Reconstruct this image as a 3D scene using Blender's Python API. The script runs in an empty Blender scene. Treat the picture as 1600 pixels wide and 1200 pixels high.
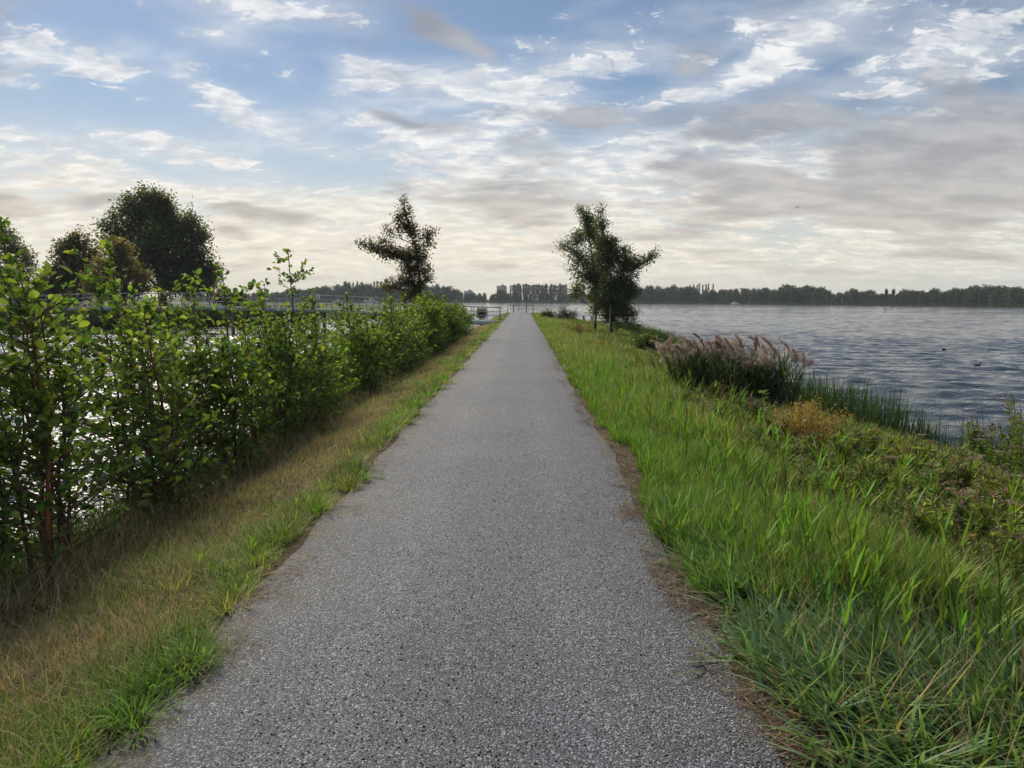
import bpy, math, random
import numpy as np
from mathutils import Matrix, Vector

# ------------------------------------------------------------------ camera, sky, sun, exposure
SC = bpy.context.scene
COL = SC.collection
R = math.radians
F_PX = 1110.0                      # focal length for a 1600 px wide frame
HAZE_D = 0.00024
CAM = Vector((0.25, 0.0, 1.70))
PITCH, YAW, ROLL = R(6.83), R(0.83), R(0.2)
CAM_ROT = Matrix.Rotation(YAW, 3, 'Z') @ Matrix.Rotation(math.pi/2 - PITCH, 3, 'X') @ Matrix.Rotation(ROLL, 3, 'Z')
cam_data = bpy.data.cameras.new('camera')
cam_data.sensor_width = 36.0
cam_data.lens = 36.0 * F_PX / 1600.0
cam_data.clip_start = 0.05
cam_data.clip_end = 6000.0
cam = bpy.data.objects.new('camera', cam_data)
cam.matrix_world = Matrix.Translation(CAM) @ CAM_ROT.to_4x4()
COL.objects.link(cam)
SC.camera = cam

def ray(px, py):
    d = CAM_ROT @ Vector((px - 800.0, 600.0 - py, -F_PX))
    return d.normalized()
def at(px, py, y):
    """world point seen at a pixel of the 1600x1200 photograph, at distance y along the path"""
    d = ray(px, py)
    return CAM + d * ((y - CAM.y) / d.y)

SC.view_settings.view_transform = 'Standard'
SC.view_settings.look = 'None'
SC.view_settings.gamma = 1.0
SC.view_settings.use_curve_mapping = False
SC.view_settings.exposure = 0.45
SC.cycles.use_denoising = True
SC.cycles.use_adaptive_sampling = True
SC.cycles.adaptive_threshold = 0.02
SC.cycles.adaptive_min_samples = 10
SC.cycles.max_bounces = 6
SC.cycles.diffuse_bounces = 4
SC.cycles.glossy_bounces = 3
SC.cycles.transparent_max_bounces = 8
SC.cycles.volume_bounces = 0
SC.cycles.caustics_reflective = False
SC.cycles.caustics_refractive = False
SC.cycles.sample_clamp_indirect = 4.0

SUN_AZ = R(-31.0)                  # left of the path direction (+Y), a little ahead
SUN_EL = R(42.0)
sun_vec = Vector((math.sin(SUN_AZ)*math.cos(SUN_EL), math.cos(SUN_AZ)*math.cos(SUN_EL), math.sin(SUN_EL)))
sun_data = bpy.data.lights.new('sun', 'SUN')
sun_data.energy = 4.0
sun_data.angle = R(32.0)
sun_data.color = (1.0, 0.90, 0.74)
sun = bpy.data.objects.new('sun', sun_data)
sun.rotation_euler = (-sun_vec).to_track_quat('-Z', 'Y').to_euler()
sun.location = (0, 0, 60)
COL.objects.link(sun)

# ------------------------------------------------------------------ world: Nishita sky with layered clouds
world = bpy.data.worlds.new('World')
SC.world = world
world.use_nodes = True
NT = world.node_tree
NT.nodes.clear()
class NB:
    """small node-tree writer"""
    def __init__(s, nt): s.nt = nt
    def n(s, kind, **kw):
        nd = s.nt.nodes.new(kind)
        for k, v in kw.items(): setattr(nd, k, v)
        return nd
    def put(s, sock, v):
        if isinstance(v, bpy.types.NodeSocket): s.nt.links.new(v, sock)
        else: sock.default_value = v
    def m(s, op, a, b=None, c=None, clamp=False):
        nd = s.n('ShaderNodeMath', operation=op); nd.use_clamp = clamp
        for i, v in enumerate((a, b, c)):
            if v is not None: s.put(nd.inputs[i], v)
        return nd.outputs[0]
    def vm(s, op, a, b=None):
        nd = s.n('ShaderNodeVectorMath', operation=op)
        for i, v in enumerate((a, b)):
            if v is not None: s.put(nd.inputs[i], v)
        return nd.outputs['Value'] if op in ('LENGTH', 'DOT_PRODUCT') else nd.outputs[0]
    def xyz(s, x, y, z):
        nd = s.n('ShaderNodeCombineXYZ')
        for i, v in enumerate((x, y, z)): s.put(nd.inputs[i], v)
        return nd.outputs[0]
    def noise(s, vec, scale, detail=6.0, rough=0.55, dist=0.0, lac=2.0, out='Fac', w=None, dim='3D'):
        nd = s.n('ShaderNodeTexNoise')
        nd.noise_dimensions = dim
        if w is not None: vec = s.vm('ADD', vec, (7.31*w, 3.17*w, 0.0))
        s.put(nd.inputs['Vector'], vec)
        nd.inputs['Scale'].default_value = scale; nd.inputs['Detail'].default_value = detail
        nd.inputs['Roughness'].default_value = rough; nd.inputs['Distortion'].default_value = dist
        nd.inputs['Lacunarity'].default_value = lac
        return nd.outputs[out]
    def ss(s, v, lo, hi, a=0.0, b=1.0):
        nd = s.n('ShaderNodeMapRange', interpolation_type='SMOOTHSTEP')
        s.put(nd.inputs[0], v); nd.inputs[1].default_value = lo; nd.inputs[2].default_value = hi
        nd.inputs[3].default_value = a; nd.inputs[4].default_value = b
        return nd.outputs[0]
    def lin(s, v, lo, hi, a=0.0, b=1.0):
        nd = s.n('ShaderNodeMapRange')
        s.put(nd.inputs[0], v); nd.inputs[1].default_value = lo; nd.inputs[2].default_value = hi
        nd.inputs[3].default_value = a; nd.inputs[4].default_value = b
        return nd.outputs[0]
    def mix(s, f, a, b, blend='MIX'):
        nd = s.n('ShaderNodeMix', data_type='RGBA', blend_type=blend)
        s.put(nd.inputs[0], f)
        for i, v in ((6, a), (7, b)):
            s.put(nd.inputs[i], (*v, 1.0) if isinstance(v, tuple) and len(v) == 3 else v)
        return nd.outputs[2]
    def ramp(s, f, stops, interp='LINEAR'):
        nd = s.n('ShaderNodeValToRGB'); s.put(nd.inputs[0], f)
        cr = nd.color_ramp; cr.interpolation = interp
        while len(cr.elements) < len(stops): cr.elements.new(0.5)
        for e, (p, c) in zip(cr.elements, stops):
            e.position = p; e.color = (*c, 1.0)
        return nd.outputs[0]
w = NB(NT)
tc = w.n('ShaderNodeTexCoord')
D = tc.outputs['Generated']
sep = w.n('ShaderNodeSeparateXYZ'); w.put(sep.inputs[0], D)
dx, dy, dz = sep.outputs
az = w.m('ARCTAN2', dx, dy)
el = w.m('ARCSINE', dz)
AE = w.xyz(az, el, 0.0)
# cloud-deck coordinates: directions projected on a slightly curved layer overhead
den = w.m('ADD', w.m('MAXIMUM', dz, 0.0), 0.20)
Q = w.xyz(w.m('DIVIDE', dx, den), w.m('DIVIDE', dy, den), 0.0)

def azel(px, py):
    d = ray(px, py)
    return math.atan2(d.x, d.y), math.asin(d.z)
def blob(px, py, rx, ry, tilt=0.0):
    """soft elliptical area of the sky: centre and radii given in photograph pixels, held as azimuth and elevation"""
    a, e = azel(px, py)
    mp = w.n('ShaderNodeMapping', vector_type='TEXTURE')
    w.put(mp.inputs['Vector'], AE)
    mp.inputs['Location'].default_value = (a, e, 0)
    mp.inputs['Rotation'].default_value = (0, 0, R(tilt))
    mp.inputs['Scale'].default_value = (1.35*rx/F_PX, 1.35*ry/F_PX, 1.0)
    g = w.n('ShaderNodeTexGradient', gradient_type='QUADRATIC_SPHERE')
    w.put(g.inputs[0], mp.outputs[0])
    return g.outputs['Fac']
def blobs(lst):
    acc = None
    for (px, py, rx, ry, tilt, amp) in lst:
        v = w.m('MULTIPLY', blob(px, py, rx, ry, tilt), amp)
        acc = v if acc is None else w.m('ADD', acc, v)
    return acc

# warp so that no cloud edge is an ellipse
wn = w.n('ShaderNodeTexNoise', noise_dimensions='2D'); w.put(wn.inputs['Vector'], Q)
wn.inputs['Scale'].default_value = 1.6; wn.inputs['Detail'].default_value = 4.0
warp = w.vm('SUBTRACT', wn.outputs['Color'], (0.5, 0.5, 0.5))
wsc = w.n('ShaderNodeVectorMath', operation='MULTIPLY'); w.put(wsc.inputs[0], warp); wsc.inputs[1].default_value = (0.10, 0.045, 0.0)
AE = w.vm('ADD', w.xyz(az, el, 0.0), wsc.outputs[0])
# --- high white altocumulus
Qs = w.n('ShaderNodeMapping'); w.put(Qs.inputs['Vector'], Q)
Qs.inputs['Rotation'].default_value = (0, 0, R(24)); Qs.inputs['Scale'].default_value = (1.0, 1.5, 1.0)
nA = w.noise(Qs.outputs[0], 6.4, 7.0, 0.70, 0.3, dim='2D')
nB = w.noise(Qs.outputs[0], 1.9, 4.0, 0.55, 0.0, w=3.7, dim='2D')
hi_bias = blobs([
    # upper left: broken white streaks
    (90, 75, 170, 34, -10, .50), (130, 118, 150, 26, -9, .52), (20, 105, 90, 34, -6, .34), (20, 142, 60, 12, -8, .34), (390, 18, 190, 50, 0, .50), (310, 45, 80, 22, 0, .34), (275, 105, 42, 28, -10, .50), (350, 165, 80, 22, -26, .48), (430, 195, 90, 30, -20, .52), (330, 180, 46, 16, 0, .26), (445, 120, 40, 14, 0, .24), (385, 112, 30, 9, 0, .26), (215, 160, 34, 8, 0, .26),
    # centre streak
    (560, 118, 70, 30, 0, .44), (680, 128, 190, 46, -6, .50), (800, 150, 130, 55, -14, .48), (860, 130, 70, 50, 0, .3), (570, 30, 90, 24, 0, .32),
    # thin long streaks left
    (60, 222, 95, 13, -8, .46), (40, 245, 90, 10, -6, .28), (300, 236, 170, 15, -7, .52), (180, 228, 50, 12, 0, .3),
    # big central bank
    (760, 290, 280, 95, 0, .50), (900, 330, 420, 95, 0, .40), (650, 215, 100, 40, -10, .36), (720, 210, 130, 40, -6, .36), (1000, 250, 200, 60, 0, .3), (500, 380, 620, 70, 0, .34), (900, 420, 900, 45, 0, .34),
    # right side flecks
    (930, 85, 170, 50, 8, .40), (830, 62, 70, 20, 0, .3), (1000, 158, 120, 22, 12, .44), (1150, 125, 140, 30, 20, .46), (1110, 200, 90, 36, 6, .46), (1020, 215, 90, 18, 0, .34), (880, 15, 90, 14, 8, .25),
    (1260, 40, 220, 50, 16, .38), (1440, 60, 230, 90, 12, .27), (1560, 60, 140, 110, 0, .24), (1420, 125, 130, 24, 6, .32), (1400, 300, 430, 150, 0, .40), (1560, 380, 260, 60, 0, .3), (1230, 260, 200, 60, 0, .26),
    # low bank left
    (450, 308, 420, 38, -9, .52), (180, 285, 240, 26, -6, .50), (60, 312, 150, 42, -6, .44), (250, 370, 460, 55, 0, .36), (600, 265, 130, 26, -14, .34),
    # blue gaps
    (520, 255, 120, 30, -14, -.40), (590, 262, 60, 30, 0, -.3), (250, 262, 160, 12, -6, -.34), (120, 180, 150, 24, 0, -.34), (560, 75, 130, 26, 0, -.30), (500, 130, 46, 60, 0, -.25), (820, 20, 90, 26, 0, -.2), (1120, 92, 110, 16, 22, -.26), (890, 208, 70, 22, 0, -.36), (985, 120, 60, 14, 0, -.2), (1560, 138, 80, 22, -8, -.34), (1300, 105, 120, 18, 22, -.22), (180, 25, 130, 34, 0, -.28), (700, 75, 80, 20, 0, -.2), (1350, 150, 80, 20, 20, -.2)])
hi = w.m('ADD', w.m('ADD', w.m('MULTIPLY', nA, 1.6), w.m('MULTIPLY', nB, 0.45)), hi_bias)
hi_d = w.ss(hi, 1.18, 1.42)
# thin veil between the flecks
veil = w.m('MULTIPLY', w.ss(w.m('ADD', w.m('MULTIPLY', nB, 1.2), hi_bias), 0.40, 1.15), 0.55)
hi_d = w.m('MAXIMUM', w.m('MULTIPLY', hi_d, w.ss(w.noise(Qs.outputs[0], 5.0, 4.0, 0.65, 0.0, w=5.1, dim='2D'), 0.3, 0.60, 0.62, 1.0)), veil)

# --- lower grey stratocumulus, softer
Qg = w.n('ShaderNodeMapping'); w.put(Qg.inputs['Vector'], Q)
Qg.inputs['Location'].default_value = (4.3, 1.7, 0.0); Qg.inputs['Rotation'].default_value = (0, 0, R(-10)); Qg.inputs['Scale'].default_value = (0.8, 1.25, 1.0)
gA = w.noise(Qg.outputs[0], 2.6, 5.0, 0.52, 0.25, dim='2D')
lo_bias = blobs([
    (1380, 250, 330, 120, -6, .34), (1560, 220, 180, 90, 0, .22), (1250, 150, 130, 60, -10, .34), (1420, 190, 120, 50, -20, .2), (1060, 105, 100, 45, 0, .40), (700, 40, 110, 34, -30, .36), (760, 75, 70, 24, -30, .24), (905, 178, 60, 26, 0, .38),
    (1330, 312, 190, 34, -16, .40), (1540, 330, 190, 46, -4, .40), (640, 190, 110, 18, -6, .42), (870, 245, 110, 34, -10, .32), (1040, 258, 100, 28, -8, .30), (1130, 215, 110, 24, -10, .30), (960, 285, 160, 20, 0, .22), (1150, 290, 150, 20, 0, .22),
    (820, 322, 150, 34, 0, .38), (700, 312, 100, 18, -4, .28), (840, 350, 60, 16, 0, .26), (400, 338, 150, 15, -12, .44), (30, 316, 95, 20, -16, .48), (150, 308, 70, 18, 0, .34), (370, 376, 70, 12, -14, .34), (500, 345, 80, 12, -6, .24), (610, 300, 60, 14, 0, .24), (720, 385, 80, 8, -4, .2),
    (1150, 335, 220, 30, 0, .22), (1000, 372, 180, 18, 0, .20), (1330, 425, 140, 10, -6, .24), (1080, 395, 120, 10, 0, .2), (1480, 395, 160, 16, 0, .22), (1560, 275, 100, 30, 0, .2),
    (430, 120, 260, 100, 0, -.3), (250, 240, 250, 70, 0, -.3), (560, 235, 140, 50, 0, -.2), (850, 60, 90, 40, 0, -.15), (690, 270, 90, 40, 0, -.12), (1260, 380, 200, 24, 0, -.12)])
lo = w.m('ADD', gA, lo_bias)
lo_d = w.m('MULTIPLY', w.ss(lo, 0.53, 0.80), 0.88)

# --- colours
near_sun = w.vm('DOT_PRODUCT', D, tuple(sun_vec))
warm = w.ss(near_sun, -0.1, 0.9)                       # side of the sky towards the sun
low = w.ss(dz, 0.24, 0.03)                             # towards the horizon
lowwarm = w.m('MULTIPLY', low, w.lin(warm, 0.0, 1.0, 0.35, 1.0))
bright = w.mix(lowwarm, (0.66, 0.69, 0.75), (0.93, 0.82, 0.65))
fine = w.ss(w.noise(Qs.outputs[0], 9.0, 4.0, 0.6, 0.0, w=1.3, dim='2D'), 0.35, 0.68)
hi_col = w.mix(w.m('MULTIPLY', fine, 0.9), bright, w.mix(lowwarm, (0.97, 0.97, 0.96), (1.08, 0.99, 0.83)))
gB = w.ss(w.noise(Qg.outputs[0], 4.8, 4.0, 0.55, 0.0, w=2.2, dim='2D'), 0.3, 0.7)
grey = w.mix(lowwarm, (0.34, 0.36, 0.41), (0.62, 0.555, 0.47))
grey2 = w.mix(lowwarm, (0.50, 0.51, 0.55), (0.84, 0.75, 0.62))
lo_col = w.mix(gB, grey, grey2)

sky = w.n('ShaderNodeTexSky', sky_type='NISHITA')
sky.sun_disc = False
sky.sun_elevation = SUN_EL
sky.sun_rotation = SUN_AZ
sky.air_density = 1.0; sky.dust_density = 0.25; sky.ozone_density = 1.6
bg_sky = w.n('ShaderNodeBackground'); hs_ = w.n('ShaderNodeHueSaturation'); hs_.inputs['Saturation'].default_value = 1.0; w.put(hs_.inputs['Color'], sky.outputs[0]); w.put(bg_sky.inputs[0], hs_.outputs[0]); bg_sky.inputs[1].default_value = 0.059
bg_hi = w.n('ShaderNodeBackground'); w.put(bg_hi.inputs[0], hi_col); bg_hi.inputs[1].default_value = 0.73
bg_lo = w.n('ShaderNodeBackground'); w.put(bg_lo.inputs[0], lo_col); bg_lo.inputs[1].default_value = 0.70
# milky haze layer low over the horizon
hz_col = w.mix(warm, (0.64, 0.68, 0.68), (0.92, 0.85, 0.72))
bg_hz = w.n('ShaderNodeBackground'); w.put(bg_hz.inputs[0], hz_col); bg_hz.inputs[1].default_value = 0.66
def mixsh(f, a, b):
    nd = w.n('ShaderNodeMixShader'); w.put(nd.inputs[0], f)
    NT.links.new(a, nd.inputs[1]); NT.links.new(b, nd.inputs[2]); return nd.outputs[0]
s1 = mixsh(w.m('MULTIPLY', w.ss(dz, 0.30, 0.0), 0.66), bg_sky.outputs[0], bg_hz.outputs[0])
s2 = mixsh(hi_d, s1, bg_hi.outputs[0])
s3 = mixsh(lo_d, s2, bg_lo.outputs[0])
s4 = mixsh(w.m('MULTIPLY', w.ss(dz, 0.06, 0.0), 0.55), s3, bg_hz.outputs[0])
wo = w.n('ShaderNodeOutputWorld'); NT.links.new(s4, wo.inputs[0])
world.cycles.sampling_method = 'MANUAL'
world.cycles.sample_map_resolution = 512
# ------------------------------------------------------------------ mesh helpers
def mk(name, V, polys, mat, parent=None, origin=(0, 0, 0), col=None, smooth=False):
    """one mesh object; V in world units, stored relative to origin"""
    V = np.asarray(V, dtype=np.float64) - np.asarray(origin, dtype=np.float64)
    me = bpy.data.meshes.new(name)
    polys = [np.asarray(p, dtype=np.int32) for p in polys if len(p)]
    tot = np.concatenate([np.full(len(p), p.shape[1], dtype=np.int32) for p in polys])
    idx = np.concatenate([p.ravel() for p in polys])
    st = np.concatenate([[0], np.cumsum(tot)[:-1]]).astype(np.int32)
    me.vertices.add(len(V)); me.vertices.foreach_set('co', V.astype(np.float32).ravel())
    me.loops.add(len(idx)); me.loops.foreach_set('vertex_index', idx)
    me.polygons.add(len(tot)); me.polygons.foreach_set('loop_start', st); me.polygons.foreach_set('loop_total', tot)
    if smooth: me.polygons.foreach_set('use_smooth', np.ones(len(tot), dtype=bool))
    if col is not None:
        a = me.attributes.new('col', 'FLOAT_COLOR', 'POINT')
        c = np.ones((len(V), 4), dtype=np.float32); c[:, :3] = np.clip(col, 0.0, 1.0)
        a.data.foreach_set('color', c.ravel())
    me.update(calc_edges=True)
    me.materials.append(mat)
    o = bpy.data.objects.new(name, me)
    COL.objects.link(o)
    if parent is not None: o.parent = parent
    else: o.location = origin
    return o
def tag(o, label=None, cat=None, group=None, kind=None):
    if label: o['label'] = label
    if cat: o['category'] = cat
    if group: o['group'] = group
    if kind: o['kind'] = kind
    return o
def thing(name, label, cat, loc, group=None):
    o = bpy.data.objects.new(name, None)
    o.empty_display_size = 0.2
    o.location = loc
    COL.objects.link(o)
    return tag(o, label, cat, group)
def dup(o, parent=None):
    c = o.copy(); COL.objects.link(c)
    if parent is not None: c.parent = parent
    return c

class Bag:
    """collects pieces of one mesh"""
    def __init__(s): s.V = []; s.P = {}; s.C = []; s.n = 0
    def add(s, V, polys, col=None):
        V = np.asarray(V, dtype=np.float64).reshape(-1, 3)
        for p in polys:
            p = np.asarray(p, dtype=np.int64)
            if len(p): s.P.setdefault(p.shape[1], []).append(p + s.n)
        s.V.append(V); s.n += len(V)
        if col is None: col = np.full((len(V), 3), 0.5)
        col = np.asarray(col, dtype=np.float64)
        if col.ndim == 1: col = np.tile(col, (len(V), 1))
        s.C.append(col)
        return s
    def obj(s, name, mat, parent=None, origin=(0, 0, 0), smooth=False):
        return mk(name, np.concatenate(s.V), [np.concatenate(v) for v in s.P.values()], mat, parent, origin, np.concatenate(s.C), smooth)

def box(c, size, rot=0.0):
    """box with its centre, full size and turn about z"""
    sx, sy, sz = (np.asarray(size) / 2.0)
    v = np.array([[-sx,-sy,-sz],[sx,-sy,-sz],[sx,sy,-sz],[-sx,sy,-sz],[-sx,-sy,sz],[sx,-sy,sz],[sx,sy,sz],[-sx,sy,sz]])
    if rot:
        ca, sa = math.cos(rot), math.sin(rot)
        v[:, :2] = v[:, :2] @ np.array([[ca, sa], [-sa, ca]])
    return v + np.asarray(c), [np.array([[0,3,2,1],[4,5,6,7],[0,1,5,4],[1,2,6,5],[2,3,7,6],[3,0,4,7]])]
def beam(a, b, wd, ht):
    """rectangular bar from a to b"""
    a, b = np.asarray(a, float), np.asarray(b, float)
    d = (b - a) / np.linalg.norm(b - a)
    s = np.cross(d, [0, 0, 1.0]); s = s / np.linalg.norm(s) if np.linalg.norm(s) > 1e-6 else np.array([1.0, 0, 0])
    u = np.cross(s, d)
    v = np.array([p + i*s*wd/2 + j*u*ht/2 for p in (a, b) for (i, j) in ((-1,-1),(1,-1),(1,1),(-1,1))])
    return v, [np.array([[0,1,2,3],[7,6,5,4],[0,4,5,1],[1,5,6,2],[2,6,7,3],[3,7,4,0]])]
def tube(pts, rad, sides=6, cap=True):
    pts = np.asarray(pts, float); n = len(pts)
    rad = np.broadcast_to(np.asarray(rad, float), (n,))
    t = np.gradient(pts, axis=0); t /= np.linalg.norm(t, axis=1)[:, None] + 1e-12
    ref = np.array([0, 1.0, 0]) if abs(t[0, 2]) > 0.8 else np.array([0, 0, 1.0])
    s = np.cross(t, ref); s /= np.linalg.norm(s, axis=1)[:, None] + 1e-12
    u = np.cross(t, s)
    a = np.arange(sides) * 2*math.pi/sides
    ring = np.cos(a)[None, :, None]*s[:, None, :] + np.sin(a)[None, :, None]*u[:, None, :]
    V = (pts[:, None, :] + ring*rad[:, None, None]).reshape(-1, 3)
    i = np.arange(n-1)[:, None]*sides; j = np.arange(sides)[None, :]; k = (j+1) % sides
    q = np.stack([i+j, i+k, i+k+sides, i+j+sides], -1).reshape(-1, 4)
    P = [q]
    if cap:
        V = np.concatenate([V, pts[:1], pts[-1:]])
        c0, c1 = n*sides, n*sides+1; j = np.arange(sides); k = (j+1) % sides
        P.append(np.concatenate([np.stack([k, j, np.full(sides, c0)], -1), np.stack([(n-1)*sides+j, (n-1)*sides+k, np.full(sides, c1)], -1)]))
    return V, P
def norm(v): return v / (np.linalg.norm(v, axis=-1, keepdims=True) + 1e-12)

def blades(base, azm, L, W, lean, curve, col, segs=3, tipcol=None):
    """grass blades: strips that start upright by 'lean' and bend by 'curve' along their length"""
    base = np.asarray(base, float); N = len(base)
    L, W, lean, curve, azm = (np.broadcast_to(np.asarray(a, float), (N,)) for a in (L, W, lean, curve, azm))
    h = np.stack([np.sin(azm), np.cos(azm), np.zeros(N)], -1)
    s = np.stack([np.cos(azm), -np.sin(azm), np.zeros(N)], -1)
    prof = {2: (1.0, .85, 0), 3: (.75, 1.0, .62, 0), 4: (.7, 1.0, .85, .5, 0)}[segs]
    p = base.copy(); vs = []; cs = []
    if tipcol is None: tipcol = col
    for k in range(segs+1):
        t = k/segs
        if k:
            th = lean + curve*((k-.5)/segs)
            p = p + (L/segs)[:, None]*(h*np.sin(th)[:, None] + np.array([0, 0, 1.0])*np.cos(th)[:, None])
        c = col*(1-t) + tipcol*t
        if k < segs:
            ww = (W*prof[k]/2)[:, None]
            vs += [p - s*ww, p + s*ww]; cs += [c, c]
        else:
            vs.append(p); cs.append(c)
    m = len(vs)
    V = np.stack(vs, 1).reshape(-1, 3); C = np.stack(cs, 1).reshape(-1, 3)
    o = (np.arange(N)*m)[:, None]
    q = np.concatenate([o + np.array([[2*k, 2*k+1, 2*k+3, 2*k+2]]) for k in range(segs-1)])
    t = o + np.array([[2*segs-2, 2*segs-1, 2*segs]])
    return V, [q, t], C

def leaves(pos, axis, nrm, L, W, col, shape='kite', fold=0.18):
    """leaf faces folded along the midrib"""
    pos = np.asarray(pos, float); N = len(pos)
    L = np.broadcast_to(np.asarray(L, float), (N,))[:, None]; W = np.broadcast_to(np.asarray(W, float), (N,))[:, None]
    a = norm(axis); n = nrm - a*np.sum(a*nrm, -1, keepdims=True); n = norm(n); s = np.cross(a, n)
    def pt(t, w_, z=0.0): return pos + a*L*t + s*W*w_ + n*W*z
    if shape == 'kite':
        vs = [pt(0, 0), pt(.5, .5, fold), pt(1, 0), pt(.5, -.5, fold)]
        o = (np.arange(N)*4)[:, None]
        P = [np.concatenate([o + np.array([[0, 1, 2]]), o + np.array([[0, 2, 3]])])]
    elif shape == 'lance':
        vs = [pt(0, 0), pt(.35, .5, fold), pt(.7, .33, fold*.4), pt(1, 0, -.25), pt(.7, -.33, fold*.4), pt(.35, -.5, fold)]
        o = (np.arange(N)*6)[:, None]
        P = [np.concatenate([o + np.array([[0, 1, 2, 3]]), o + np.array([[0, 3, 4, 5]])])]
    else:                                           # rounded alder leaf
        vs = [pt(0, 0), pt(.22, .34, fold*.8), pt(.58, .5, fold), pt(.86, .31, fold*.5), pt(1.02, 0, -.16), pt(.86, -.31, fold*.5), pt(.58, -.5, fold), pt(.22, -.34, fold*.8)]
        o = (np.arange(N)*8)[:, None]
        P = [np.concatenate([o + np.array([[0, 1, 2, 3, 4]]), o + np.array([[0, 4, 5, 6, 7]])])]
    V = np.stack(vs, 1).reshape(-1, 3)
    C = np.repeat(np.asarray(col, float), len(vs), axis=0)
    return V, P, C

def rnd_dirs(rng, N, zmin=-1.0):
    z = rng.uniform(zmin, 1, N); a = rng.uniform(0, 2*math.pi, N); r = np.sqrt(np.maximum(0, 1-z*z))
    return np.stack([r*np.cos(a), r*np.sin(a), z], -1)
_grid = np.random.default_rng(77).random((128, 128))
def vnoise(x, y):
    x = np.asarray(x, float); y = np.asarray(y, float)
    xi, yi = np.floor(x).astype(int), np.floor(y).astype(int); fx, fy = x-xi, y-yi
    fx = fx*fx*(3-2*fx); fy = fy*fy*(3-2*fy)
    g = lambda i, j: _grid[i % 128, j % 128]
    return (g(xi, yi)*(1-fx)+g(xi+1, yi)*fx)*(1-fy) + (g(xi, yi+1)*(1-fx)+g(xi+1, yi+1)*fx)*fy
def fbm(x, y, o=3):
    return sum(vnoise(x*2**k + 13.7*k, y*2**k + 5.1*k)*0.5**(k+1) for k in range(o)) / (1-0.5**o)
def jitter(rng, col, N, dv=0.25, dh=0.12):
    """N variations of a colour in value and yellow/blue balance"""
    c = np.tile(np.asarray(col, float), (N, 1)) if np.ndim(col) == 1 else np.array(col, float)
    v = np.exp(rng.normal(0, dv, N))[:, None]; h = rng.normal(0, dh, N)
    c = c*v; c[:, 0] *= np.exp(h); c[:, 2] *= np.exp(-h)
    return c

# ------------------------------------------------------------------ materials
def material(name):
    m = bpy.data.materials.new(name); m.use_nodes = True
    m.node_tree.nodes.clear()
    b = NB(m.node_tree)
    out = b.n('ShaderNodeOutputMaterial')
    return m, b, out
def pbsdf(b, out, color, rough=0.6, spec=0.5, metal=0.0, normal=None):
    p = b.n('ShaderNodeBsdfPrincipled')
    b.put(p.inputs['Base Color'], (*color, 1.0) if isinstance(color, tuple) else color)
    b.put(p.inputs['Roughness'], rough); p.inputs['Specular IOR Level'].default_value = spec; b.put(p.inputs['Metallic'], metal)
    if normal is not None: b.put(p.inputs['Normal'], normal)
    b.nt.links.new(p.outputs[0], out.inputs[0])
    return p
def bump(b, height, strength=0.3, dist=0.01):
    n = b.n('ShaderNodeBump'); n.inputs['Strength'].default_value = strength; n.inputs['Distance'].default_value = dist
    b.put(n.inputs['Height'], height); return n.outputs[0]
def obj_coord(b, kind='Object'):
    return b.n('ShaderNodeTexCoord').outputs[kind]
def geo_pos(b): return b.n('ShaderNodeNewGeometry').outputs['Position']

def foliage_mat(name, trans=0.35, rough=0.5, tint=(1.25, 1.35, 0.55), vary=0.0, spec=0.3):
    """two-sided leaf: own colour from the 'col' attribute, light passes through"""
    m, b, out = material(name)
    at_ = b.n('ShaderNodeAttribute', attribute_name='col')
    c = at_.outputs['Color']
    if vary:
        oi = b.n('ShaderNodeObjectInfo')
        hs = b.n('ShaderNodeHueSaturation'); b.put(hs.inputs['Color'], c)
        b.put(hs.inputs['Value'], b.lin(oi.outputs['Random'], 0, 1, 1-vary, 1+vary))
        b.put(hs.inputs['Hue'], b.lin(b.m('FRACT', b.m('MULTIPLY', oi.outputs['Random'], 7.3)), 0, 1, 0.5-vary*.07, 0.5+vary*.05))
        c = hs.outputs[0]
    p = b.n('ShaderNodeBsdfPrincipled'); b.put(p.inputs['Base Color'], c)
    p.inputs['Roughness'].default_value = rough; p.inputs['Specular IOR Level'].default_value = spec
    t = b.n('ShaderNodeBsdfTranslucent'); b.put(t.inputs[0], b.mix(1.0, c, tint, 'MULTIPLY'))
    x = b.n('ShaderNodeMixShader'); x.inputs[0].default_value = trans
    b.nt.links.new(p.outputs[0], x.inputs[1]); b.nt.links.new(t.outputs[0], x.inputs[2])
    b.nt.links.new(x.outputs[0], out.inputs[0])
    return m
def bark_mat(name, dark, pale, scale=18.0):
    m, b, out = material(name)
    pos = obj_coord(b)
    mp = b.n('ShaderNodeMapping'); b.put(mp.inputs[0], pos); mp.inputs['Scale'].default_value = (1, 1, 0.25)
    n = b.noise(mp.outputs[0], scale, 5.0, 0.65)
    pbsdf(b, out, b.ramp(n, [(0.3, dark), (0.7, pale)]), 0.85, 0.2, normal=bump(b, n, 0.6, 0.01))
    return m
def simple_mat(name, c1, c2, scale=6.0, rough=0.6, metal=0.0, spec=0.4):
    m, b, out = material(name)
    n = b.noise(obj_coord(b), scale, 5.0, 0.6)
    pbsdf(b, out, b.ramp(n, [(0.3, c1), (0.7, c2)]), rough, spec, metal, bump(b, n, 0.15, 0.01))
    return m
M_GRASS = foliage_mat('grass_blade', 0.38, 0.6, spec=0.18)
M_DRY = foliage_mat('dry_grass_blade', 0.25, 0.7, (1.1, 1.0, 0.8), spec=0.15)
M_LEAF = foliage_mat('alder_leaf', 0.48, 0.55, vary=0.0, spec=0.25)
M_LEAF1 = foliage_mat('alder_leaf_single', 0.48, 0.55, vary=0.25, spec=0.25)
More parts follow.
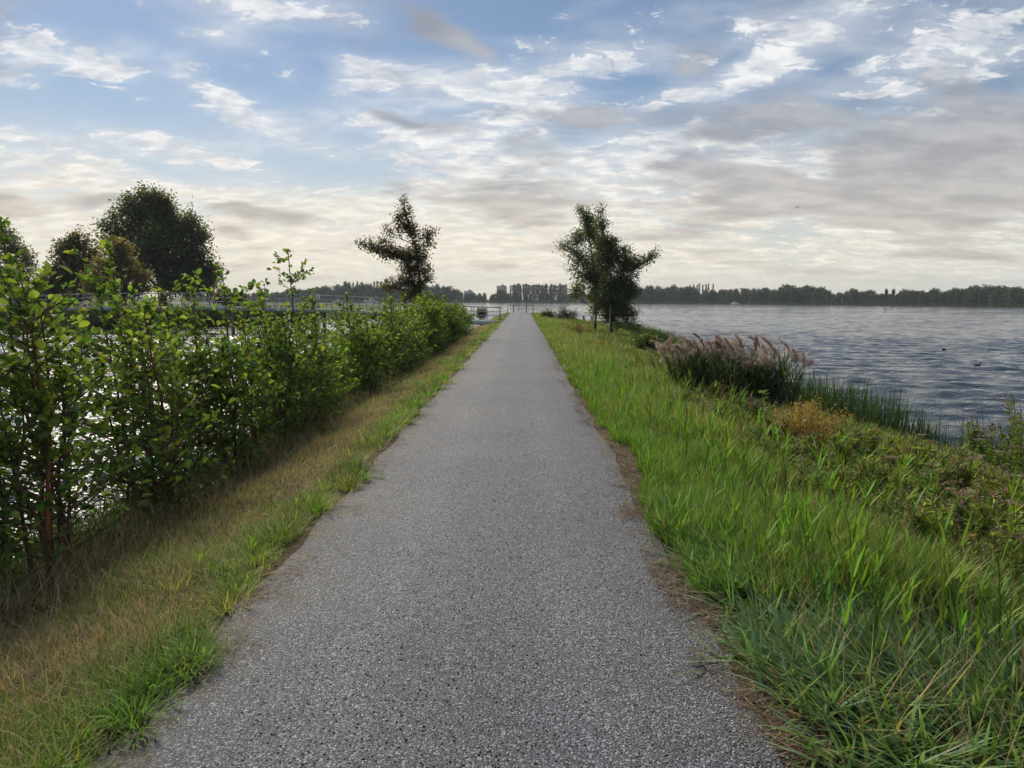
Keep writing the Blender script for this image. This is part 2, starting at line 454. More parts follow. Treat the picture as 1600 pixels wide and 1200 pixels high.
M_TREE = foliage_mat('tree_leaf', 0.45, 0.5)
M_FAR = foliage_mat('far_leaf', 0.15, 0.8, vary=0.42, spec=0.1)
M_REED = foliage_mat('reed_leaf', 0.25, 0.45)
M_PLUME = foliage_mat('reed_plume', 0.30, 0.9, (1.1, 1.0, 0.9), vary=0.3, spec=0.05)
M_FLOWER = foliage_mat('flower_head', 0.2, 0.9, (1.1, 1.0, 0.9), vary=0.2, spec=0.05)
M_BARK = bark_mat('bark_dark', (0.035, 0.028, 0.022), (0.12, 0.10, 0.08))
M_STEM = bark_mat('shrub_bark', (0.07, 0.042, 0.03), (0.20, 0.125, 0.085), 40)
M_PEEL = bark_mat('peeled_stem', (0.20, 0.06, 0.02), (0.42, 0.17, 0.07), 30)
M_STAKE = bark_mat('stake_wood', (0.48, 0.41, 0.29), (0.72, 0.63, 0.47), 25)
M_GREYWOOD = bark_mat('grey_wood', (0.10, 0.095, 0.085), (0.27, 0.255, 0.23), 20)
M_STEEL = simple_mat('galvanised_steel', (0.24, 0.25, 0.26), (0.36, 0.37, 0.38), 9.0, 0.55, 0.25)
M_FASCIA = simple_mat('bridge_fascia', (0.40, 0.42, 0.44), (0.50, 0.52, 0.54), 3.0, 0.6)
M_DARKSTEEL = simple_mat('dark_steel', (0.05, 0.05, 0.055), (0.11, 0.11, 0.12), 9.0, 0.5, 0.2)
M_WHITE = simple_mat('white_paint', (0.66, 0.67, 0.68), (0.80, 0.80, 0.80), 2.0, 0.5)
M_PINKWALL = simple_mat('brick_wall_far', (0.40, 0.29, 0.25), (0.50, 0.38, 0.33), 0.4, 0.8)
M_PALEWALL = simple_mat('concrete_wall_far', (0.42, 0.41, 0.40), (0.52, 0.51, 0.49), 0.4, 0.8)
M_GLASS = simple_mat('window_glass', (0.04, 0.05, 0.06), (0.07, 0.08, 0.09), 2.0, 0.15)
M_FEATHER = simple_mat('dark_plumage', (0.012, 0.012, 0.014), (0.03, 0.028, 0.028), 30.0, 0.6)
M_GULL = simple_mat('gull_plumage', (0.16, 0.16, 0.17), (0.28, 0.28, 0.28), 30.0, 0.7)
M_BILL = simple_mat('pale_bill', (0.6, 0.55, 0.45), (0.7, 0.65, 0.55), 30.0, 0.5)
# ------------------------------------------------------------------ ground, path, water
WATER_Z = -1.0
WAVE_A = 0.32
def xs_right(y):
    return np.interp(y, [-20, 6, 12, 16, 24, 42, 62, 78, 90, 96], [7.6, 7.6, 7.3, 7.0, 7.4, 8.8, 8.8, 7.0, 4.5, 2.0])
def gz(x, y):
    """height of the embankment"""
    x = np.asarray(x, float); y = np.asarray(y, float)
    zl = np.interp(-x, [1.2, 1.5, 2.4, 3.1, 3.8, 4.4, 6.5, 12.0], [0.0, -.02, -.20, -.46, -.86, -1.15, -2.4, -3.2])
    u = (x-1.2)/(xs_right(y)-1.2)
    zr = np.interp(u, [0, .10, .40, .72, 1.0, 1.35, 2.2], [0.0, -.04, -.22, -.52, -1.02, -2.3, -3.2])
    z = np.where(x < 0, zl, zr)
    amp = np.clip((np.abs(x)-1.25)/1.0, 0, 1)
    z = z + amp*(fbm(x*1.3+40, y*1.3+9)-.5)*0.16
    return z - np.maximum(0, y-89.0)*0.55
def grid_sheet(xs, ys, zf):
    X, Y = np.meshgrid(xs, ys)
    V = np.stack([X, Y, zf(X, Y)], -1).reshape(-1, 3)
    nx, ny = len(xs), len(ys)
    i = (np.arange(ny-1)[:, None]*nx + np.arange(nx-1)[None, :]).ravel()
    return V, [np.stack([i, i+1, i+1+nx, i+nx], -1)]

m, b, out = material('soil_and_thatch')
pos = geo_pos(b)
n1 = b.noise(pos, 2.3, 5.0, 0.6); n2 = b.noise(pos, 38.0, 5.0, 0.7); n3 = b.noise(pos, 7.0, 4.0, 0.6)
soil = b.ramp(n2, [(0.30, (0.022, 0.017, 0.014)), (0.55, (0.062, 0.046, 0.035)), (0.8, (0.14, 0.105, 0.08))])
thatch = b.ramp(n2, [(0.3, (0.05, 0.042, 0.02)), (0.7, (0.17, 0.135, 0.07))])
pbsdf(b, out, b.mix(b.ss(b.m('ADD', b.m('MULTIPLY', n1, .6), b.m('MULTIPLY', n3, .4)), 0.42, 0.58), soil, thatch), 0.95, 0.1, normal=bump(b, n2, 0.8, 0.02))
M_SOIL = m
xs = np.concatenate([np.linspace(-12, -6, 7), np.linspace(-5.6, 5.6, 90), np.linspace(6, 10, 24), np.linspace(11, 16, 6)])
ys = np.concatenate([np.linspace(-15, 1, 12), np.linspace(1.4, 22, 130), np.linspace(22.6, 100, 110)])
V, P = grid_sheet(xs, ys, lambda X, Y: gz(X, Y))
dyke = tag(mk('embankment', V, P, M_SOIL, smooth=True), kind='structure')

# gravel chip path
m, b, out = material('chip_gravel')
pos = geo_pos(b)
def vor(scale, feature='F1', off=0.0):
    v = b.n('ShaderNodeTexVoronoi', voronoi_dimensions='2D', feature=feature)
    b.put(v.inputs['Vector'], pos if not off else b.vm('ADD', pos, (off, off*.7, 0))); v.inputs['Scale'].default_value = scale
    return v
v1 = vor(122.0); v2 = vor(215.0, off=3.0)
sepc = b.n('ShaderNodeSeparateColor'); b.put(sepc.inputs[0], v1.outputs['Color'])
sepd = b.n('ShaderNodeSeparateColor'); b.put(sepd.inputs[0], v2.outputs['Color'])
stone = b.ramp(sepc.outputs[0], [(0.0, (0.025, 0.027, 0.032)), (0.35, (0.085, 0.09, 0.10)), (0.72, (0.22, 0.226, 0.24)), (1.0, (0.50, 0.50, 0.49))])
chips = b.ramp(sepd.outputs[1], [(0.0, (0.04, 0.04, 0.045)), (0.5, (0.115, 0.118, 0.125)), (1.0, (0.28, 0.275, 0.27))])
col = b.mix(b.ss(sepc.outputs[2], 0.50, 0.60), stone, chips)
gap = b.ss(v1.outputs['Distance'], 0.36, 0.62)
col = b.mix(b.m('MULTIPLY', gap, 0.75), col, (0.022, 0.022, 0.024))
sp = b.n('ShaderNodeSeparateXYZ'); b.put(sp.inputs[0], pos)
ax = b.m('ABSOLUTE', sp.outputs[0])
big = b.noise(pos, 0.55, 4.0, 0.6); mid = b.noise(pos, 3.5, 4.0, 0.65)
col = b.mix(b.m('MULTIPLY', b.ss(big, 0.40, 0.62), 0.6), col, b.mix(1.0, col, (0.72, 0.76, 0.86), 'MULTIPLY'))
# trodden middle and wheel lines a little paler, soil working in from the sides
track = b.m('ADD', b.m('MULTIPLY', b.ss(b.m('ADD', b.m('ABSOLUTE', b.m('SUBTRACT', ax, 0.52)), b.m('MULTIPLY', big, 0.2)), 0.40, 0.05), 0.45), b.m('MULTIPLY', b.ss(mid, 0.5, 0.75), 0.22))
col = b.mix(1.0, col, (0.70, 0.735, 0.815), 'MULTIPLY')
col = b.mix(track, col, b.mix(1.0, col, (1.35, 1.35, 1.33), 'MULTIPLY'))
edge = b.ss(b.m('ADD', ax, b.m('MULTIPLY', b.m('SUBTRACT', mid, 0.5), 1.1)), 1.02, 1.27)
soilc = b.ramp(sepc.outputs[1], [(0.0, (0.018, 0.014, 0.012)), (0.7, (0.055, 0.043, 0.034)), (1.0, (0.20, 0.18, 0.16))])
col = b.mix(b.m('MULTIPLY', edge, 0.85), col, soilc)
hgt = b.m('SUBTRACT', b.m('ADD', 1.0, b.m('MULTIPLY', sepc.outputs[0], 0.5)), b.m('MULTIPLY', v1.outputs['Distance'], 1.3))
pbsdf(b, out, col, 0.72, 0.35, normal=bump(b, hgt, 0.6, 0.004))
M_PATH = m
ys = np.concatenate([np.linspace(-14, 1, 10), np.linspace(1.2, 30, 240), np.linspace(30.5, 87.0, 140)])
us = np.linspace(-1, 1, 21)
Lw = 1.28 + (fbm(ys*1.1+3, ys*0+2.2)-.5)*0.24; Rw = 1.24 + (fbm(ys*0.9+31, ys*0+7.7)-.5)*0.22
X = np.where(us[None, :] < 0, us[None, :]*Lw[:, None], us[None, :]*Rw[:, None]); Y = np.repeat(ys[:, None], len(us), 1)
Z = 0.006 + 0.030*(1-np.abs(us[None, :])**2.2) + (fbm(X*1.5, Y*0.8)-.5)*0.012*(1-np.abs(us[None, :]))
V = np.stack([X, Y, Z], -1).reshape(-1, 3); nx = len(us)
i = (np.arange(len(ys)-1)[:, None]*nx + np.arange(nx-1)[None, :]).ravel()
tag(mk('path', V, [np.stack([i, i+1, i+1+nx, i+nx], -1)], M_PATH, smooth=True), kind='structure')

# water: wind-ruffled lake
m, b, out = material('lake_water')
pos = geo_pos(b)
def wave(sx, sy, rot, scale, det, rough, dist):
    mp = b.n('ShaderNodeMapping'); b.put(mp.inputs[0], pos)
    mp.inputs['Rotation'].default_value = (0, 0, R(rot)); mp.inputs['Scale'].default_value = (sx, sy, 1)
    return b.noise(mp.outputs[0], scale, det, rough, dist, dim='2D')
h = b.m('ADD', b.m('MULTIPLY', wave(0.55, 1.0, 9, 2.2, 4.0, 0.6, 0.4), 0.075), b.m('MULTIPLY', wave(0.7, 1.0, -20, 6.5, 3.0, 0.55, 0.2), 0.020))
gust = b.ss(wave(0.25, 1.0, 5, 0.035, 3.0, 0.5, 0.3), 0.35, 0.65, 0.7, 1.1)
h = b.m('MULTIPLY', h, gust)
pw = pbsdf(b, out, (0.010, 0.020, 0.028), 0.06, 0.5, normal=bump(b, h, 1.0, 1.0))
pw.inputs['IOR'].default_value = 1.333
M_WATER = m
# the ruffled surface is real: many crossing wave trains, meshed finely in front and coarsely farther out
rw = np.concatenate([np.arange(4.0, 60, .22), np.arange(60, 150, .42), np.arange(150, 320, .9), np.arange(320, 660, 3.0)])
aw = np.radians(np.linspace(-52, 52, 430))
A_, R_ = np.meshgrid(aw, rw)
X_ = R_*np.sin(A_); Y_ = R_*np.cos(A_)
rngw = np.random.default_rng(8); Zw = np.zeros_like(X_); fade = np.interp(R_, [4, 200, 420, 660], [1, 1, .7, .3])
for k_ in range(46):
    lam = float(np.exp(rngw.uniform(math.log(.5), math.log(2.5)))); th = rngw.normal(0.12, .42); kk = 2*math.pi/lam
    ph = (X_*math.sin(th) + Y_*math.cos(th))*kk + rngw.uniform(0, 6.28) + .8*np.sin(X_*.05*rngw.uniform(.5, 1.5) + Y_*.04 + k_)
    sw = .5 + .5*np.sin(ph); Zw += .030*lam*kk/6.283*(lam**.45)*(sw**1.6 - .42)*np.clip(1.6-np.gradient(rw)[:, None]*2.2/lam, 0, 1)
gus = np.clip(.55 + .9*fbm(X_*.018+3, Y_*.03+8), .6, 1.25)
V = np.stack([X_, Y_, WATER_Z + Zw*WAVE_A*fade*gus], -1).reshape(-1, 3); nx = len(aw)
i = (np.arange(len(rw)-1)[:, None]*nx + np.arange(nx-1)[None, :]).ravel()
n0 = len(V)
V = np.concatenate([V, np.array([[-3500, -600, WATER_Z-.28], [3500, -600, WATER_Z-.28], [3500, 4000, WATER_Z-.28], [-3500, 4000, WATER_Z-.28]], float)])
tag(mk('lake', V, [np.concatenate([np.stack([i, i+1, i+1+nx, i+nx], -1), [[n0, n0+1, n0+2, n0+3]]])], M_WATER, smooth=True), kind='structure')
# ------------------------------------------------------------------ trees
def limb(rng, a, c, bow=0.12, n=5):
    """slightly bowed polyline from a to c"""
    a, c = np.asarray(a, float), np.asarray(c, float)
    t = np.linspace(0, 1, n)[:, None]
    d = c - a; ln = np.linalg.norm(d)
    off = rng.normal(0, bow*ln*0.5, 3); off[2] = -abs(off[2])*0.6
    return a + d*t + off*(4*t*(1-t))*0.5 + rng.normal(0, 0.015*ln, (n, 3))*(t*(1-t)*4)
def crown_tree(rng, trunk, r0, lobes, n_twig, per_twig, leaf, spread, col, light=None, droop=0.3, shell=0.55, sides=6, twig_r=0.012, shape='kite', ragged=.2):
    """trunk polyline, then per lobe (centre, radii, share) a limb, twigs out to points of the lobe and leaf clusters on the twigs"""
    wood, fol = Bag(), Bag()
    trunk = np.asarray(trunk, float)
    wood.add(*tube(trunk, np.linspace(r0, r0*0.25, len(trunk)), sides))
    tot = sum(l[2] for l in lobes)
    for (c, rr, sh) in lobes:
        c = np.asarray(c, float); rr = np.asarray(rr, float)
        hd_ = np.linalg.norm(trunk[-1][:2]*.5 + trunk[1][:2]*.5 - c[:2])
        zt = np.clip((c[2]-rr[2]*0.5 - 0.55*hd_ - trunk[0, 2])/(trunk[-1, 2]-trunk[0, 2]+1e-9), 0.25, 0.92)
        k = zt*(len(trunk)-1); i = min(int(k), len(trunk)-2); s0 = trunk[i]*(1-(k-i)) + trunk[i+1]*(k-i)
        lb = limb(rng, s0, c, 0.15, 6)
        wood.add(*tube(lb, np.linspace(r0*0.42, r0*0.10, 6), 5))
        nt = max(3, int(n_twig*sh/tot))
        d = rnd_dirs(rng, nt); rad = rng.uniform(shell, 1.0, nt)**0.6*np.where(rng.random(nt) < ragged, rng.uniform(1.0, 1.45, nt), 1.0)
        ends = c + d*rr*rad[:, None]
        starts = lb[rng.integers(2, 6, nt)]
        for s_, e_ in zip(starts, ends):
            if rng.random() < 0.6: wood.add(*tube(limb(rng, s_, e_, 0.2, 3), [twig_r*1.4, twig_r, twig_r*0.4], 3, cap=False))
        # leaves along the outer half of every twig
        tt = rng.uniform(0.45, 1.08, (nt, per_twig))[..., None]
        pp = starts[:, None]*(1-tt) + ends[:, None]*tt + rng.normal(0, spread, (nt, per_twig, 3))
        pp = pp.reshape(-1, 3); N = len(pp)
        out_ = norm(np.repeat(d, per_twig, axis=0) + rng.normal(0, 0.7, (N, 3))); out_[:, 2] -= droop
        nr = rnd_dirs(rng, N); nr[:, 2] = np.abs(nr[:, 2]) + 0.4
        tw = np.repeat(np.exp(rng.normal(0, 0.18, nt)), per_twig)[:, None]
        cc = jitter(rng, col, N, 0.22, 0.10)*tw
        if light is not None:
            sel = rng.random(N) < 0.22; cc[sel] = jitter(rng, light, int(sel.sum()), 0.2, 0.1)
        L = leaf*rng.uniform(0.7, 1.25, N)
        fol.add(*leaves(pp, out_, nr, L, L*0.72, cc, shape))
    return wood, fol
def put_tree(name, label, cat, base, wood, fol, mat=M_TREE, bark=M_BARK, group=None):
    t = thing(name, label, cat, base, group)
    wood.obj('trunk', bark, t, base, smooth=True)
    fol.obj('crown', mat, t, base)
    return t

# ------------------------------------------------------------------ far shore and its woods
FAR_PX = [-220, 0, 340, 480, 660, 900, 1100, 1300, 1600, 1900]
FAR_D  = [430, 470, 500, 525, 520, 505, 470, 425, 375, 340]
def far_dist(px): return np.interp(px, FAR_PX, FAR_D)
def far_xy(px, extra=0.0):
    d = ray(px, 470.0); h = math.hypot(d.x, d.y); r = float(far_dist(px)) + extra
    return CAM.x + d.x/h*r, CAM.y + d.y/h*r
m, b, out = material('far_meadow')
n = b.noise(geo_pos(b), 0.08, 5.0, 0.6)
pbsdf(b, out, b.ramp(n, [(0.3, (0.035, 0.05, 0.018)), (0.7, (0.09, 0.10, 0.035))]), 0.9, 0.1)
M_MEADOW = m
pxs = np.linspace(-900, 2500, 120)
rows = []
for ex, z in ((-6, -2.0), (0, -0.95), (2.0, -0.35), (40, -0.2), (200, 0.0), (2400, 0.0)):
    rows.append([(*far_xy(min(max(p, -900), 2500), ex + (3*math.sin(p*.05)+2*math.sin(p*.13) if ex < 50 else 0)), z) for p in pxs])
V = np.array(rows).reshape(-1, 3); nx = len(pxs)
i = (np.arange(len(rows)-1)[:, None]*nx + np.arange(nx-1)[None, :]).ravel()
tag(mk('far_shore', V, [np.stack([i, i+1, i+1+nx, i+nx], -1)], M_MEADOW), kind='structure')
# reed fringe along the far waterline
rng = np.random.default_rng(5)
N = 15000
pp = rng.uniform(300, 1700, N); bx = np.array([(*far_xy(p, e), -0.9) for p, e in zip(pp, rng.uniform(-4.5, 1.5, N))])
V, P, C = blades(bx, rng.uniform(0, 6.28, N), rng.uniform(0.7, 1.5, N), 0.30, rng.uniform(0, .2, N), rng.uniform(0, .5, N), jitter(rng, (0.085, 0.085, 0.035), N, .3), 2)
tag(mk('far_reed_fringe', V, P, M_FAR, col=C), 'thin band of reeds along the far waterline', 'reeds', kind='stuff')

def far_proto(seed, lobes, col, leaf=1.0, n_twig=170, per=9, spread=.55, light=None):
    r = np.random.default_rng(seed)
    tr = [(0, 0, -.3), (.1, .1, 3.0), (0, .2, 6.5), (.2, 0, 9.5)]
    return crown_tree(r, tr, 0.38, lobes, n_twig, per, leaf, spread, col, light, 0.2, 0.35, 5, 0.05)
FARC = [(0.048, 0.068, 0.026), (0.068, 0.092, 0.032), (0.040, 0.058, 0.028), (0.095, 0.11, 0.04), (0.055, 0.075, 0.034)]
PROT = []
for k, lob in enumerate([
    [((0, 0, 6.2), (4.6, 4.2, 4.2), 3), ((-2.2, .5, 8.6), (3.0, 3, 2.8), 1.5), ((2.4, 0, 8.4), (2.8, 3, 3.0), 1.5), ((0, 0, 10.4), (2.4, 2.4, 1.7), 1), ((0, 0, 2.6), (4.4, 4, 2.4), 2)],
    [((0, 0, 5.4), (3.8, 3.8, 4.6), 3), ((.6, 0, 9.6), (2.8, 2.6, 2.5), 2), ((-1.6, 0, 7.8), (2.4, 2.4, 2.6), 1.2), ((0, 0, 2.2), (3.8, 3.5, 2.2), 2)],
    [((-1.5, 0, 5.8), (3.6, 3.4, 4.4), 2), ((2.0, .5, 6.4), (3.4, 3.4, 4.2), 2), ((.5, 0, 10.2), (2.2, 2.2, 1.9), 1), ((0, 0, 2.0), (5.0, 4, 2.2), 2)],
    [((0, 0, 7.6), (5.2, 4.6, 3.0), 3), ((-3, 0, 6.2), (2.6, 2.6, 2.4), 1), ((3.0, 0, 9.4), (2.4, 2.4, 2.2), 1), ((0, 0, 10.4), (3.0, 2.8, 1.7), 1), ((0, 0, 3), (3.5, 3.5, 2.6), 1.2)],
    [((0, 0, 4.2), (2.6, 2.6, 4.2), 2), ((0.2, 0, 8.2), (1.9, 1.9, 3.8), 2)]]):
    PROT.append(far_proto(40+k, lob, FARC[k], light=tuple(1.7*c for c in FARC[k])))
# bare-stemmed poplar: many steep thin branches, sparse leaves
r_ = np.random.default_rng(61)
wd, fl = Bag(), Bag()
wd.add(*tube([(0, 0, -.3), (.05, 0, 5), (0, .1, 10), (.05, 0, 14.6)], [.26, .2, .13, .03], 5))
for z in np.linspace(3.5, 13.5, 26):
    a_ = r_.uniform(0, 6.28); ln = r_.uniform(1.6, 3.0)*(1 - (z-3)/22)
    e = np.array([math.sin(a_)*ln*.5, math.cos(a_)*ln*.5, z+ln]); wd.add(*tube([(0, 0, z), e*[.6, .6, 1]-[0, 0, ln*.45], e], [.07, .05, .02], 3, cap=False))
    N = 26; tt = r_.uniform(.2, 1.05, N)[:, None]; pp = np.array([0, 0, z])*(1-tt)+e*tt + r_.normal(0, .28, (N, 3))
    fl.add(*leaves(pp, rnd_dirs(r_, N), rnd_dirs(r_, N), .55, .4, jitter(r_, (0.10, 0.10, 0.055), N, .25)))
PROT.append((wd, fl))
masters = []
def far_tree(kind, name, label, px, extra, h, group, wide=1.0):
    """first of a kind is built, later ones are copies sharing its meshes"""
    x, y = far_xy(px, extra)
    ref = 14.6 if kind == 5 else 11.8
    t = thing(name, label, 'tree', (x, y, -0.25), group)
    for (pn, bag, mat) in (('trunk', PROT[kind][0], M_BARK), ('crown', PROT[kind][1], M_FAR)):
        key = (kind, pn)
        src = next((o for k_, o in masters if k_ == key), None)
        if src is None:
            o = bag.obj(pn, mat, t, (0, 0, 0)); masters.append((key, o))
        else: dup(src, t)
    s = h/ref
    t.scale = (s*wide, s*wide, s)
    t.rotation_euler = (0, 0, random.uniform(0, 6.28))
    return t
random.seed(11)
TOP_X = [300, 345, 400, 440, 480, 520, 560, 600, 640, 690, 705, 720, 740, 770, 778, 800, 890, 1000, 1080, 1090, 1112, 1130, 1190, 1235, 1262, 1290, 1300, 1325, 1360, 1372, 1402, 1412, 1430, 1480, 1500, 1540, 1600, 1700]
TOP_Y = [458, 458, 457, 455, 449, 445, 444, 445, 445, 446, 448, 456, 458, 458, 452, 458, 458, 448, 447, 452, 452, 452, 450, 446, 445, 448, 458, 451, 452, 459, 459, 453, 452, 452, 449, 448, 449, 449]
def top_h(px, extra):
    py = np.interp(px, TOP_X, TOP_Y); d = ray(px, py); h = math.hypot(d.x, d.y)
    return CAM.z + d.z/h*(float(far_dist(px))+extra) + 0.25
GF = 'trees along the far shore'
k = 0
for px in np.arange(296, 1680, 8.5):
    for rowi in range(2):
        p = px + random.uniform(-4, 4) + rowi*4.2; ex = (8, 26)[rowi] + random.uniform(-3, 6)
        hh = top_h(p, ex)*(random.uniform(0.5, 0.95) if rowi == 0 else random.uniform(0.80, 1.05))
        kind = random.choice([0, 1, 2, 3, 0, 2] if rowi else [0, 1, 2, 2, 4, 1])
        side = 'left of the path end' if p < 760 else ('behind the poplar row' if p < 895 else ('right of the two staked trees' if p < 1300 else 'near the right edge'))
        far_tree(kind, 'far_tree', 'hazy broadleaf tree in the far shore wood, ' + side, p, ex, max(3.5, hh), GF + ', ' + side, random.uniform(0.9, 1.25))
for j, px in enumerate(np.linspace(799, 884, 34)):
    far_tree(5, 'poplar_tree', 'tall thin poplar in the dense row beyond the path end', px + random.uniform(-1, 1), 48 + random.uniform(-4, 8), float(13.6 + random.uniform(-1.2, .6)), 'poplars in a row beyond the path end', random.uniform(.95, 1.35))
for px in (1078, 1083, 1088, 1092, 1097, 1102, 1107, 1113):
    far_tree(5, 'poplar_tree', 'thin bare-stemmed poplar in the gap right of the staked trees', px + random.uniform(-1, 1), 30, float(12.6 + random.uniform(-.9, .4)), 'poplars in the gap of the right wood', 0.7)
for px in (585, 590, 596, 540, 546, 552, 559, 566):
    far_tree(5, 'poplar_tree', 'thin poplar top showing above the wood left of the leaning tree', px, 45, float(15.2 + random.uniform(-.9, .5)), 'poplars above the left wood', 0.9)
# two small columnar trees standing clear
for px, lab in ((1384, 'left one of two small pointed trees on the right far shore'), (1395, 'right one of two small pointed trees on the right far shore')):
    far_tree(4, 'pointed_tree', lab, px, 6, 7.6, 'pointed trees on the right far shore', 0.55)

# far buildings
def building(name, label, px0, px1, pytop, extra, depth, mat, floors, bays):
    xa, ya = far_xy(px0, extra); xb, yb = far_xy(px1, extra)
    c = np.array([(xa+xb)/2, (ya+yb)/2]); wd_ = math.hypot(xb-xa, yb-ya); rot = math.atan2(yb-ya, xb-xa)
    d = ray((px0+px1)/2, pytop); h = CAM.z + d.z/math.hypot(d.x, d.y)*(float(far_dist(px0))+extra)
    t = thing(name, label, 'building', (c[0], c[1], 0.0))
    t.rotation_euler = (0, 0, rot)
    mk('wall', *box((0, depth/2, h/2-.2), (wd_, depth, h+.4)), mat, t)
    mk('roof', *box((0, depth/2, h+.25), (wd_+.5, depth+.5, .45)), M_PALEWALL, t)
    mk('roof_house', *box((wd_*.12, depth/2, h+1.3), (wd_*.3, depth*.4, 1.7)), mat, t)
    src = None
    for i_ in range(floors):
        for j_ in range(bays):
            x0 = -wd_/2 + (j_+.5)*wd_/bays; z0 = h*(i_+.55)/floors
            if src is None: o = src = mk('window', *box((0, 0, 0), (wd_/bays*.55, .16, h/floors*.5)), M_GLASS, t)
            else: o = dup(src, t)
            o.location = (x0, -0.03, z0)
    return t
building('tower_block', 'tall pinkish apartment block rising above the far wood beside the poplar row', 776, 790, 447, 380, 24, M_PINKWALL, 11, 4)
building('office_block', 'low pale block half hidden in the far wood left of the pinkish tower', 725, 738, 455, 380, 18, M_PALEWALL, 7, 5)
for px, lab in ((486, 'left one of two small white huts on the far shore behind the footbridge rail'), (497, 'right one of two small white huts on the far shore behind the footbridge rail')):
    x, y = far_xy(px, 1.0)
    t = thing('hut', lab, 'hut', (x, y, -0.3), 'white huts on the far shore')
    mk('wall', *box((0, 0, 2.0), (2.1, 2.4, 4.0)), M_WHITE, t)
    V = np.array([[-1.3, -1.5, 4.0], [1.3, -1.5, 4.0], [1.3, 1.5, 4.0], [-1.3, 1.5, 4.0], [0, -1.5, 4.7], [0, 1.5, 4.7]])
    mk('roof', V, [np.array([[0, 1, 4], [2, 3, 5]]), np.array([[1, 2, 5, 4], [3, 0, 4, 5], [0, 3, 2, 1]])], M_PALEWALL, t)
    mk('door', *box((0, -1.23, 1.0), (.9, .08, 2.0)), M_GLASS, t)
def boat(label, px, py, ln, flip=1):
    dd = ray(px, py); x, y = far_xy(px, -16)
    t = thing('motor_boat', label, 'boat', (x, y, WATER_Z))
    t.rotation_euler = (0, 0, 0.1)
    s = ln/7.0
    xs_ = np.array([-3.5, -2.5, 0, 2.2, 3.6])*flip; wv = np.array([.95, 1.1, 1.15, .85, .06]); top = np.array([.75, .75, .8, .95, 1.2])
    V = []
    for x_, w_, z_ in zip(xs_, wv, top): V += [[x_, -w_, z_], [x_, w_, z_], [x_*.94, w_*.6, -.25], [x_*.94, -w_*.6, -.25]]
    q = []
    for k_ in range(4):
        for e in range(4): q.append([4*k_+e, 4*k_+(e+1) % 4, 4*k_+4+(e+1) % 4, 4*k_+4+e])
    q += [[3, 2, 1, 0], [16, 17, 18, 19]]
    mk('hull', np.array(V)*s, [np.array(q)], M_WHITE, t)
    V, P = box((-.3*flip*s, 0, 1.35*s), (2.6*s, 1.5*s, 1.15*s)); V[4:, 0] *= .8
    c = mk('cabin', V, P, M_WHITE, t)
    mk('window', *box((-.3*flip*s, -.0, 1.5*s), (1.9*s, 1.56*s, .42*s)), M_GLASS, c)
    mk('mast', *tube([(-.3*flip*s, 0, 1.85*s), (-.3*flip*s, 0, 4.2*s)], .05*s, 5), M_WHITE, t)
boat('small white motor boat moored at the far shore right of the staked trees', 1149, 474, 5.0)
boat('small white boat by the far shore seen over the hedge left of the leaning tree', 580, 470, 9.5, -1)
boat('white boat by the far shore above the shrub tops beside the white huts', 528, 470, 7.0)
# ------------------------------------------------------------------ left bank with its big trees, behind the footbridge
def lb_z(X, Y):
    edge = np.interp(X, [-120, -60, -44, -34, -27, -22], [50, 53, 58, 62, 70, 90])
    d = Y - edge
    return np.interp(d, [-4, 0, 2, 8, 40, 200], [-2.4, -1.0, -0.45, 0.0, 0.4, 0.4]) + (fbm(X*.4, Y*.4)-.5)*.2
V, P = grid_sheet(np.linspace(-150, -20, 66), np.linspace(44, 170, 64), lb_z)
tag(mk('left_bank', V, P, M_MEADOW, smooth=True), kind='structure')
rng = np.random.default_rng(21)
N = 16000
X = rng.uniform(-80, -24, N); edge = np.interp(X, [-120, -60, -44, -34, -27, -22], [50, 53, 58, 62, 70, 90]); Y = edge + rng.uniform(-.8, 5, N)**1.0
V, P, C = blades(np.stack([X, Y, lb_z(X, Y)], -1), rng.uniform(0, 6.28, N), rng.uniform(.5, 1.7, N), .12, rng.uniform(0, .3, N), rng.uniform(0, .9, N), jitter(rng, (0.045, 0.06, 0.018), N, .35), 2)
tag(mk('bank_undergrowth', V, P, M_GRASS, col=C), 'dark rough undergrowth along the left bank waterline below the footbridge', 'undergrowth', kind='stuff')

def lobes_px(y, spec):
    """lobes given where the photograph shows them, at distance y: (px, py, rx px, ry px, share, depth shift)"""
    k = y/F_PX; out_ = []
    for (px, py, rx, ry, sh, dyy) in spec:
        p = at(px, py, y + dyy); out_.append(((p.x, p.y, p.z), (rx*k, max(rx, ry)*k*.85, ry*k), sh))
    return out_
def big(name, label, cat, y, px, gpx_top, r0, spec, n_twig, per, leaf, spread, col, light=None, seed=1, shell=.5):
    r = np.random.default_rng(seed)
    base = at(px, 480, y); g = float(lb_z(base.x, y)); top = at(gpx_top[0], gpx_top[1], y)
    tr = [(base.x, y, g-.2), (base.x+.1, y, g+(top.z-g)*.3), ((base.x+top.x)/2, y+.1, g+(top.z-g)*.65), (top.x, y, top.z)]
    wood, fol = crown_tree(r, tr, r0, lobes_px(y, spec), n_twig, per, leaf, spread, col, light, .25, shell, 7, .03, ragged=.34)
    return put_tree(name, label, cat, (base.x, y, g), wood, fol, bark=M_BARK)
